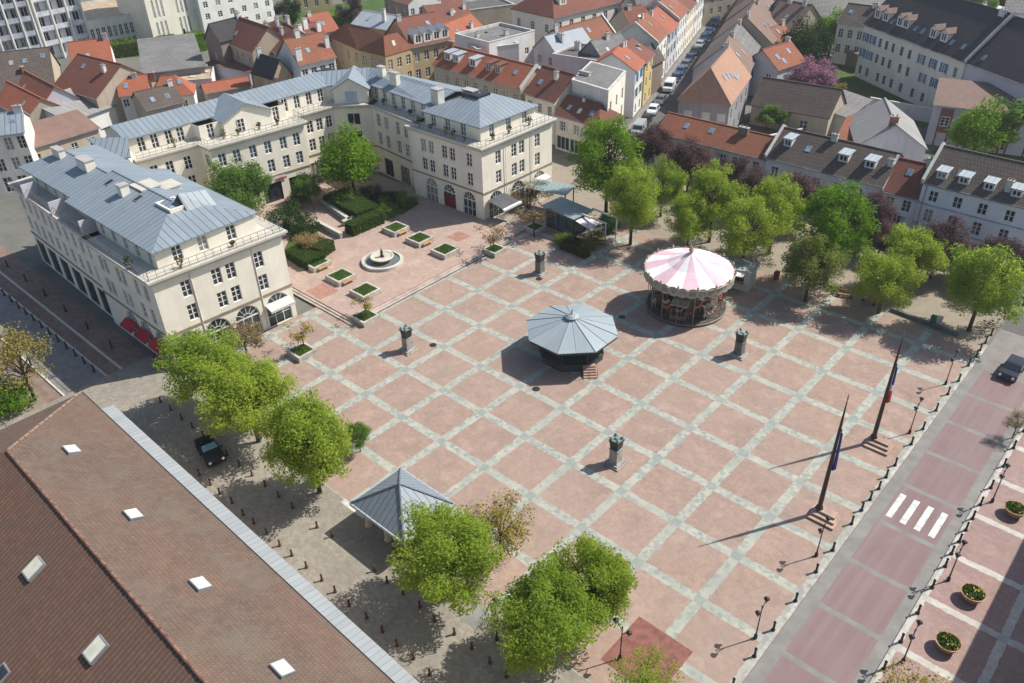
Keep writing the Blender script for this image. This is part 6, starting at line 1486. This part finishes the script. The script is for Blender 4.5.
# gardens behind the houses
for i_, (x_, y_, r_) in enumerate(((112, 45, 6), (127, 43, 7), (146, 43, 6), (168, 41, 7), (199, 37, 6))): tree_px('far1', x_, y_, r_, (HEDGEL, MIDG, GREENL)[i_ % 3], 'small street tree in the row at the foot of the modern blocks', group='street trees below the modern blocks')
tree_px('dense', 799, 47, 19, DARKG, 'dark evergreen tree beside the pink blossom tree', name='conifer', hs=1.1)
tree_px('dense', 815, 46, 15, DARKG, 'dark evergreen tree leaning on the round green tree', name='conifer', hs=1.2)
tree_px('far2', 291, 12, 14, DARKG, 'dark conifer at the top above the white chimneys', name='conifer')
tree_px('conifer', 188, 46, 8, DARKG, 'small dark conifer below the tower block', name='conifer')
tree_px('dense', 833, 33, 17, GREENL, 'round bright green tree at the end of the institutional building')
tree_px('dense', 806, 78, 15, PINKB, 'pink blossom tree beside the white gabled house'); tree_px('dense', 822, 79, 14, PINKB, 'pink blossom tree above the end of the barn')
tree_px('far1', 768, 115, 12, MIDG, 'green shrubby tree on the small terrace before the barn'); tree_px('far2', 782, 118, 9, MIDG, 'smaller green shrubby tree before the barn wall')
tree_px('dense', 978, 134, 24, GREENL, 'large bright green tree beside the lilac workshop'); tree_px('far2', 1006, 124, 26, MIDG, 'duller green tree behind the large bright tree')
tree_px('far1', 838, 92, 10, YELB, 'yellow green bush by the barn gable'); tree_px('far1', 958, 2, 12, MIDG, 'green tree at the top edge above the slate roofs'); tree_px('far2', 985, 6, 14, MIDG, 'broad green tree at the top edge above the pale shed'); tree_px('far1', 940, -3, 10, YELB, 'yellow green tree at the top edge')
tree_px('dense', 1002, 4, 9, DARKG, 'dark green tree beside the pale shed at the top edge'); tree_px('dense', 972, 6, 8, DARKG, 'dark green tree directly behind the slate roof at the top edge'); tree_px('far1', 350, 8, 14, PURP, 'purple brown tree at the top beyond the hedge'); tree_px('far1', 250, 0, 10, MIDG, 'green tree at the top behind the white flats')
# ------------------------------------------------------------------ hedges and shrubs
def hedge_mesh(L, W, H_, n, s, seed, m, name='hedge'):
    g = random.Random(seed); v = []; f = []
    for i in range(n):
        t = g.random(); 
        if t < .45: p = Vector((g.uniform(0, L), g.uniform(0, W), H_-abs(g.gauss(0, .08)))); nn = Vector((0, 0, 1))
        elif t < .8: p = Vector((g.uniform(0, L), g.choice((0, W)), g.uniform(.05, H_))); nn = Vector((0, -1 if p.y == 0 else 1, 0))
        else: p = Vector((g.choice((0, L)), g.uniform(0, W), g.uniform(.05, H_))); nn = Vector((-1 if p.x == 0 else 1, 0, 0))
        p += Vector((g.gauss(0, .06), g.gauss(0, .06), g.gauss(0, .05))); nn = (nn+Vector((g.gauss(0, .5), g.gauss(0, .5), g.gauss(0, .5)))).normalized(); u = nn.orthogonal().normalized(); u = Matrix.Rotation(g.uniform(0, 6.28), 3, nn) @ u; w = nn.cross(u); a = s*g.uniform(.6, 1.3)
        i0 = len(v); v += [tuple(p-u*a), tuple(p+w*a*.6), tuple(p+u*a), tuple(p-w*a*.6)]; f.append((i0, i0+1, i0+2, i0+3))
    k = .07; i0 = len(v); q = [(k, k, 0), (L-k, k, 0), (L-k, W-k, 0), (k, W-k, 0), (k, k, H_-k), (L-k, k, H_-k), (L-k, W-k, H_-k), (k, W-k, H_-k)]; v += q
    f += [tuple(i0+j for j in t) for t in ((4, 5, 6, 7), (0, 1, 5, 4), (1, 2, 6, 5), (2, 3, 7, 6), (3, 0, 4, 7))]
    me = bpy.data.meshes.new(name); me.from_pydata(v, [], f); me.materials.append(m); me.update(); return me
def hedge(a, b, W, H_, lab, m=HEDGE, s=.11, dens=150, z0=.3, name='hedge', seed=1, zp=None):
    """hedge whose front top edge runs from photo point a to b"""
    p, q = P(*a, z0+H_ if zp is None else zp), P(*b, z0+H_ if zp is None else zp); L = (q-p).length; n = int((L*W+2*(L+W)*H_)*dens*(.11/s)**2)
    o = link(name, hedge_mesh(L, W, H_, n, s, seed, m, name), None, (p.x, p.y, z0), math.atan2(q.y-p.y, q.x-p.x)); tag(o, lab, 'hedge'); return o
hedge((352, 226), (383, 213), 1.8, 1.7, 'clipped box hedge beside the stone ramp wall above the fountain')
hedge((320, 249), (333.5, 240), 3.6, 1.6, 'clipped hedge block between the garden path and the row of planters')
hedge((323, 196), (356, 213), 4.0, 1.6, 'wide loose hedge along the garden ramp before the bright green tree')
for i_, (x_, y_) in enumerate(((384, 203), (394, 205), (403, 204), (411, 204), (390, 198), (400, 198))): tree_px('bush', x_, y_, 7, (MIDG, DARKG, OLIVE)[i_ % 3], 'low shrub in the bed shaded by the east corner building', name='shrub', z=.3, group='shrubs in the shaded bed')
patch('lawn', [P(366, 206, .35), P(384, 192, .35), P(420, 203, .35), P(402, 215, .35)], .352, GRASS)
patch('lawn', [P(282, 255, .35), P(300, 215, .35), P(318, 232, .35), P(322, 256, .35), P(300, 268, .35)], .352, GRASS)
hedge((285, 250), (305, 262), 3.0, 1.3, 'low hedge against the planter row beside the west corner building')
for i, (x, y, r, l) in enumerate(((285, 222, 15, 'dark rounded shrub beside the corner of the west building'), (303, 226, 13, 'dark shrub spreading between the path and the hedge block'), (298, 205, 10, 'shrub before the dark openings of the back building'), (308, 246, 12, 'pale twiggy shrub beside the hedge block'),
                               (388, 212, 9, 'small shrub beside the clipped hedge'), (345, 200, 12, 'rounded shrub below the bright green tree'), (372, 196, 10, 'dark shrub in the shade below the bright green tree'))):
    tree_px('bush', x, y, r*1.15, BUDS if i == 3 else (MIDG if i in (5, 4) else DARKG), l, name='shrub', z=.3)
for i, (x, y, l) in enumerate(((563, 239, 'yellow green shrub at the near end of the cafe hedge'), (574, 243, 'dark shrub second along the cafe hedge'), (587, 244, 'bright yellow shrub in the corner of the cafe hedge'), (597, 237, 'yellow green shrub at the far corner of the cafe hedge'), (612, 227, 'dark shrub behind the pink awning'), (607, 219, 'dark shrub between the pergola posts'))):
    tree_px('bush', x, y, 9, (HEDGEL, DARKG, YELB, HEDGEL, DARKG, DARKG)[i], l, name='shrub')
hedge((560, 243), (585, 253), 1.0, .9, 'low hedge along the cafe terrace front', HEDGE, z0=0)
hedge((306, 20), (371, 12), 4, 3, 'long bright hedge at the top beyond the red roofs', GREENL, .3, 120, 0, zp=3); hedge((244, 33), (273, 27), 4, 3, 'green hedge before the white flats', GREENL, .3, 120, 0, zp=3)
hedge((105, 46), (146, 41), 3, 3, 'yellow green hedge under the public building', HEDGEL, .3, 120, 0, zp=3); hedge((160, 40), (178, 37), 4, 4, 'yellow green hedge at the foot of the tower block', HEDGEL, .3, 120, 0, zp=4); hedge((190, 36), (204, 33), 4, 4, 'green hedge beside the beige house', GREENL, .3, 120, 0, zp=4)
hedge((20, 57), (45, 53), 3, 3, 'bright green balcony hedge at the foot of the flats', GREENL, .3, 120, 3, zp=6)
# ramp walls in the garden
for pts, lab in (([(316, 221), (341, 234)], 'low stone wall along the garden path'), ([(322, 200), (350, 220)], 'grey ramp wall below the loose hedge'), ([(343, 222), (360, 214)], 'stone wall with pale coping at the end of the ramp')):
    a, b_ = P(*pts[0], 1.0), P(*pts[1], 1.0); L = (b_-a).length; r = MB(); r.box((0, -.2, 0), (L, .2, .75)); r.box((-.05, -.28, .75), (L+.05, .28, .9), 1)
    o = r.build('stone_wall', [CONC, STONE], None, (a.x, a.y, .3), math.atan2(b_.y-a.y, b_.x-a.x)); tag(o, lab, 'wall')
# low wall between paving and gravel, with things standing along it
a, b_ = P(890, 311), P(957, 337); L = (b_-a).length; r = MB(); r.box((0, 0, 0), (L, .35, .42)); o = r.build('low_wall', plain('dark_wall_stone', (.12, .125, .125), .9), None, (a.x, a.y, 0), math.atan2(b_.y-a.y, b_.x-a.x)); tag(o, 'long low dark wall between the paving and the gravel walk', 'wall')
for x, y, m, l in ((932, 324, plain('green_bin_plastic', (.02, .18, .09)), 'green waste bin beside the long low wall'), (938, 325, OFFW, 'pale waste bin next to the green one'), (776, 279, plain('dull_red_paint', (.22, .06, .04)), 'dull red bin under the trees behind the ticket booth')):
    q = P(x, y); b = MB(); b.lathe([(.36, 0), (.42, .95), (.46, 1.0)], 4, ph=.8); b.lathe([(.46, 1.0), (.4, 1.1), (.1, 1.14)], 4, ph=.8); o = b.build('waste_bin', m, None, (q.x, q.y, 0)); tag(o, l, 'bin')
def bench(px, py, rz, lab):
    q = P(px, py); r = empty('bench', (q.x, q.y, 0), rz, lab, 'bench'); b = MB()
    for i in range(3): b.box((-.9, -.2+.15*i, .42), (.9, -.08+.15*i, .46))
    b.build('seat', WOOD, r); b = MB(); b.box((-.9, .26, .6), (.9, .3, .72)); b.box((-.9, .28, .76), (.9, .32, .88)); b.build('backrest', WOOD, r)
    for s in (-.75, .7): b = MB(); b.box((s, -.2, 0), (s+.06, .3, .42)); b.box((s, .24, .42), (s+.06, .3, .88)); b.build('frame', DARK, r)
bench(845, 297, R(20), 'wooden bench under the olive green tree at the edge of the paving'); bench(868, 303, R(-10), 'wooden bench beside the lime tree at the low wall'); bench(655, 262, R(30), 'wooden bench on the gravel behind the carousel')
# ------------------------------------------------------------------ cars
TYRE = plain('tyre_rubber', (.015, .015, .016), .9); RIM = plain('wheel_alloy', (.30, .31, .32), .35, .5, .1, metal=.6); LAMPM = plain('headlamp', (.62, .64, .66), .2, .6, .05); TAIL = plain('tail_lamp', (.35, .01, .01), .3)
def paint(name, c): return plain(name, c, .28, .6, .06)
CW = {}
def car_mesh(kindc):
    if kindc in CW: return CW[kindc]
    prof = {'hatch': [(-2.05, .35), (-2.08, .62), (-1.98, .92), (-1.85, .98), (-1.45, 1.44), (-.1, 1.50), (.35, 1.42), (1.0, .98), (1.75, .86), (2.02, .66), (2.05, .35)],
            'van': [(-2.5, .4), (-2.5, 1.0), (-2.45, 1.9), (-2.3, 2.02), (.9, 2.02), (1.15, 1.9), (1.75, 1.15), (2.3, 1.0), (2.45, .7), (2.45, .4)],
            'cabrio': [(-2.05, .35), (-2.08, .7), (-1.95, .92), (-1.2, .95), (-1.1, .72), (.2, .72), (.42, .96), (1.7, .84), (2.02, .66), (2.05, .35)]}[kindc]
    hw = .88 if kindc != 'van' else .98
    def width(x, z):
        t = hw; belt = .95 if kindc != 'van' else 1.15
        if z > belt: t -= (z-belt)*(.28 if kindc != 'van' else .10)
        t -= .10*max(0, (abs(x)-1.5))**1.5
        return t
    b = MB(); n = len(prof)
    for i in range(n-1):
        (x0, z0), (x1, z1) = prof[i], prof[i+1]
        b.face([(x0, -width(x0, z0), z0), (x0, width(x0, z0), z0), (x1, width(x1, z1), z1), (x1, -width(x1, z1), z1)])
    for s in (-1, 1): b.face([(x, s*width(x, z), z) for x, z in (prof if s < 0 else reversed(prof))])
    b.face([(prof[0][0], -hw+.1, .35), (prof[-1][0], -hw+.1, .35), (prof[-1][0], hw-.1, .35), (prof[0][0], hw-.1, .35)])
    g = MB(); belt = 1.0 if kindc != 'van' else 1.2
    def pane(p0, p1, k0=.12, k1=.88, inset=.1):
        (x0, z0), (x1, z1) = p0, p1; q = []
        for t in (k0, k1):
            x, z = x0+(x1-x0)*t, z0+(z1-z0)*t; q.append((x, z, width(x, z)-inset))
        nrm = Vector((-(z1-z0), 0, (x1-x0))).normalized()*.012
        if nrm.z < 0: nrm = -nrm
        g.face([Vector((q[0][0], -q[0][2], q[0][1]))+nrm, Vector((q[0][0], q[0][2], q[0][1]))+nrm, Vector((q[1][0], q[1][2], q[1][1]))+nrm, Vector((q[1][0], -q[1][2], q[1][1]))+nrm])
    if kindc == 'hatch':
        pane(prof[3], prof[4]); pane(prof[6], prof[7])
        for s in (-1, 1):
            for xa, xb, ta, tb in ((-1.55, -.55, -1.32, -.5), (-.45, .78, -.42, .28)):
                g.face([Vector((x, s*(width(x, z)+.012), z)) for x, z in ((xa, 1.0), (xb, 1.0), (tb, 1.38), (ta, 1.38))])
    elif kindc == 'van':
        pane(prof[5], prof[6]); pane((-2.46, 1.3), (-2.43, 1.85))
        for s in (-1, 1): g.face([Vector((x, s*(width(x, z)+.012), z)) for x, z in ((.5, 1.25), (1.55, 1.25), (1.1, 1.8), (.5, 1.8))])
    else:
        g.face([(.42, -.72, .97), (.42, .72, .97), (-.02, .62, 1.38), (-.02, -.62, 1.38)])
    CW[kindc] = (b, g, prof); return CW[kindc]
def wheel_mesh():
    b = MB(); n = 16; prof = [(.2, -.1), (.31, -.1), (.33, -.06), (.33, .06), (.31, .1), (.2, .1)]; rings = []
    for r, y in prof: rings.append([(r*math.cos(2*math.pi*k/n), y, r*math.sin(2*math.pi*k/n)) for k in range(n)])
    for i in range(len(rings)-1):
        for k in range(n): j = (k+1) % n; b.face([rings[i][k], rings[i][j], rings[i+1][j], rings[i+1][k]])
    t = b.mesh('tyre', TYRE); b = MB()
    for y in (-.08, .08): b.face([(.21*math.cos(2*math.pi*k/n), y, .21*math.sin(2*math.pi*k/n)) for k in range(n)])
    return t, b.mesh('rim', RIM)
WT, WR = wheel_mesh()
def car(kindc, loc, rz, pm, lab, group=None, z=-.12, sc_=1.0):
    b, g, prof = car_mesh(kindc); r = empty('parked_car' if kindc != 'van' else 'parked_van', (loc[0], loc[1], z), rz, lab, 'car' if kindc != 'van' else 'van', group); r.scale = (sc_,)*3
    body = link('body', b.mesh('car_body', pm), r); bv = body.modifiers.new('soften', 'BEVEL'); bv.width = .05; bv.segments = 2; bv.limit_method = 'ANGLE'; bv.angle_limit = R(25)
    g.build('windows', plain('car_glass', (.02, .03, .04), .08, .7, .1) if kindc != 'cabrio' else plain('car_windscreen', (.12, .28, .40), .1, .7, .1), r)
    ax = 1.28 if kindc != 'van' else 1.55
    for x in (-ax, ax):
        for y in (-.78, .78):
            w = link('wheel', WT, r, (x, y*(1.1 if kindc == 'van' else 1), .33)); link('rim', WR, w)
    xf = prof[-1][0]; xb = prof[0][0]
    for y in (-.62, .62):
        m = MB(); m.lathe([(.01, 0), (.14, .02), (.15, .08), (.05, .14)], 10); o = m.build('headlight', LAMPM, r, (xf-.12, y, .66)); o.rotation_euler = (0, R(75), 0)
        m = MB(); m.box((-.04, -.12, -.09), (.03, .12, .09)); m.build('tail_light', TAIL, r, (xb+.0, y, .75))
    for y in (-.98, .98):
        m = MB(); m.box((-.08, -.09, -.06), (.08, .09, .07)); m.build('wing_mirror', pm, r, ((.62 if kindc != 'van' else 1.3), y*(1.06 if kindc == 'van' else 1), 1.02 if kindc != 'van' else 1.3))
    if kindc == 'cabrio':
        for x in (-.85, -.1):
            for y in (-.36, .36): m = MB(); m.box((x, y-.24, .6), (x+.45, y+.24, .78)); m.box((x-.1, y-.22, .78), (x+.05, y+.22, 1.2)); m.build('seat', plain('black_leather', (.012, .012, .013), .6), r)
        m = MB(); m.tube((-1.15, -.6, .95), (-1.15, .6, .95), .04, .04, 6); m.box((-1.9, -.7, .94), (-1.25, .7, 1.02)); m.build('folded_roof', plain('black_canvas', (.012, .012, .012), .9), r)
    return r
q = P(1010, 371, .5); car('hatch', (4.62*S, q.y+.6), R(-92), paint('blue_car_paint', (.004, .008, .018)), 'dark blue car driving down the pink road', z=-.12)
q = P(210, 451, .5); car('cabrio', (q.x, q.y), R(-12), paint('black_car_paint', (.008, .008, .01)), 'black open car parked on the cobbles in the shade of the lime green trees', z=0)
cols = dict(white=(.62, .63, .64), silver=(.30, .32, .34), black=(.012, .013, .016), blue=(.03, .07, .16), grey=(.10, .11, .12), navy=(.015, .03, .07), red=(.25, .02, .02))
for i, (x, y, k, c, l) in enumerate(((645, 131, 'van', 'silver', 'pale silver van first in the parked line at the street mouth'), (652.5, 121.5, 'hatch', 'black', 'black car right behind the pale silver van'), (659, 111, 'hatch', 'white', 'white car third in the parked line of the street'), (665.5, 101, 'hatch', 'grey', 'grey car before the yellow house in the parked line'),
                                  (675.5, 88, 'van', 'white', 'white van in the middle of the parked line of the street'), (683.5, 79, 'hatch', 'navy', 'navy car just beyond the white van'), (687, 72, 'hatch', 'blue', 'blue car two places beyond the white van'), (692, 65.5, 'hatch', 'grey', 'grey car in the upper half of the parked line'),
                                  (697, 59, 'hatch', 'navy', 'dark navy car under the white house up the street'), (702.5, 52.5, 'hatch', 'black', 'black car in the upper parked line'), (708, 45.5, 'hatch', 'silver', 'silver car in the upper parked line'), (713, 39, 'hatch', 'navy', 'navy car in the upper parked line'), (718, 32.5, 'hatch', 'blue', 'blue car near the top of the parked line'),
                                  (726, 24, 'van', 'navy', 'dark van near the top end of the street'), (729, 17, 'hatch', 'white', 'white car at the top end of the street'))):
    q = P(x, y, .4); v = q-SO; s = v.dot(SD); p = SO+SD*s+SN*(3.0)
    car(k, (p.x, p.y), math.atan2(-SD.y, -SD.x), paint('car_'+c, cols[c]), l, 'cars parked up the street')
q = P(707, 68, .6); v = q-SO; p = SO+SD*v.dot(SD)+SN*6.6; car('hatch', (p.x, p.y), math.atan2(SD.y, SD.x), paint('car_silver', cols['silver']), 'single silver car on the other side of the street', 'cars parked up the street')
q = P(1021, 296, .6); car('hatch', (q.x, q.y), R(60), paint('blue_bright_paint', (.03, .07, .2)), 'bright blue car behind the big tree at the corner of the road', z=-.12)

# bicycles leaning by the corner of the road
def torus(b, c, R_, r_, n=18):
    for k in range(n):
        a0, a1 = 2*math.pi*k/n, 2*math.pi*(k+1)/n; b.tube((c[0]+R_*math.cos(a0), c[1], c[2]+R_*math.sin(a0)), (c[0]+R_*math.cos(a1), c[1], c[2]+R_*math.sin(a1)), r_, r_, 5, caps=False)
def bicycle(px, py, rz, m, lab):
    q = P(px, py); r = empty('bicycle', (q.x, q.y, 0), rz, lab, 'bicycle', 'bicycles by the road corner')
    for x in (-.52, .52):
        b = MB(); torus(b, (x, 0, .34), .33, .025)
        for k in range(6): a = math.pi*k/6; b.tube((x-.32*math.cos(a), 0, .34-.32*math.sin(a)), (x+.32*math.cos(a), 0, .34+.32*math.sin(a)), .006, .006, 3)
        b.build('wheel', TYRE, r)
    b = MB()
    for p0, p1 in (((-.52, 0, .34), (-.05, 0, .3)), ((-.05, 0, .3), (-.18, 0, .82)), ((-.52, 0, .34), (-.16, 0, .75)), ((-.16, 0, .75), (.36, 0, .82)), ((-.05, 0, .3), (.38, 0, .72)), ((.34, 0, .95), (.52, 0, .34))): b.tube(p0, p1, .025, .025, 5)
    b.build('frame', m, r); b = MB(); b.tube((.34, -.28, 1.0), (.34, .28, 1.0), .02, .02, 5); b.build('handlebar', DARK, r); b = MB(); b.box((-.3, -.08, .82), (-.05, .08, .9)); b.build('saddle', DARK, r)
for x, y, a, m, l in ((984, 327, .5, DARK, 'black bicycle at the end of the low wall, closest to the wall'), (988, 330, .6, RED, 'red bicycle parked between two others at the road corner'), (992, 327, .4, BLUESH, 'blue bicycle parked nearest the kerb at the road corner'), (836, 293, .9, DARK, 'black bicycle leaning near the bench under the olive green tree')): bicycle(x, y, a, m, l)
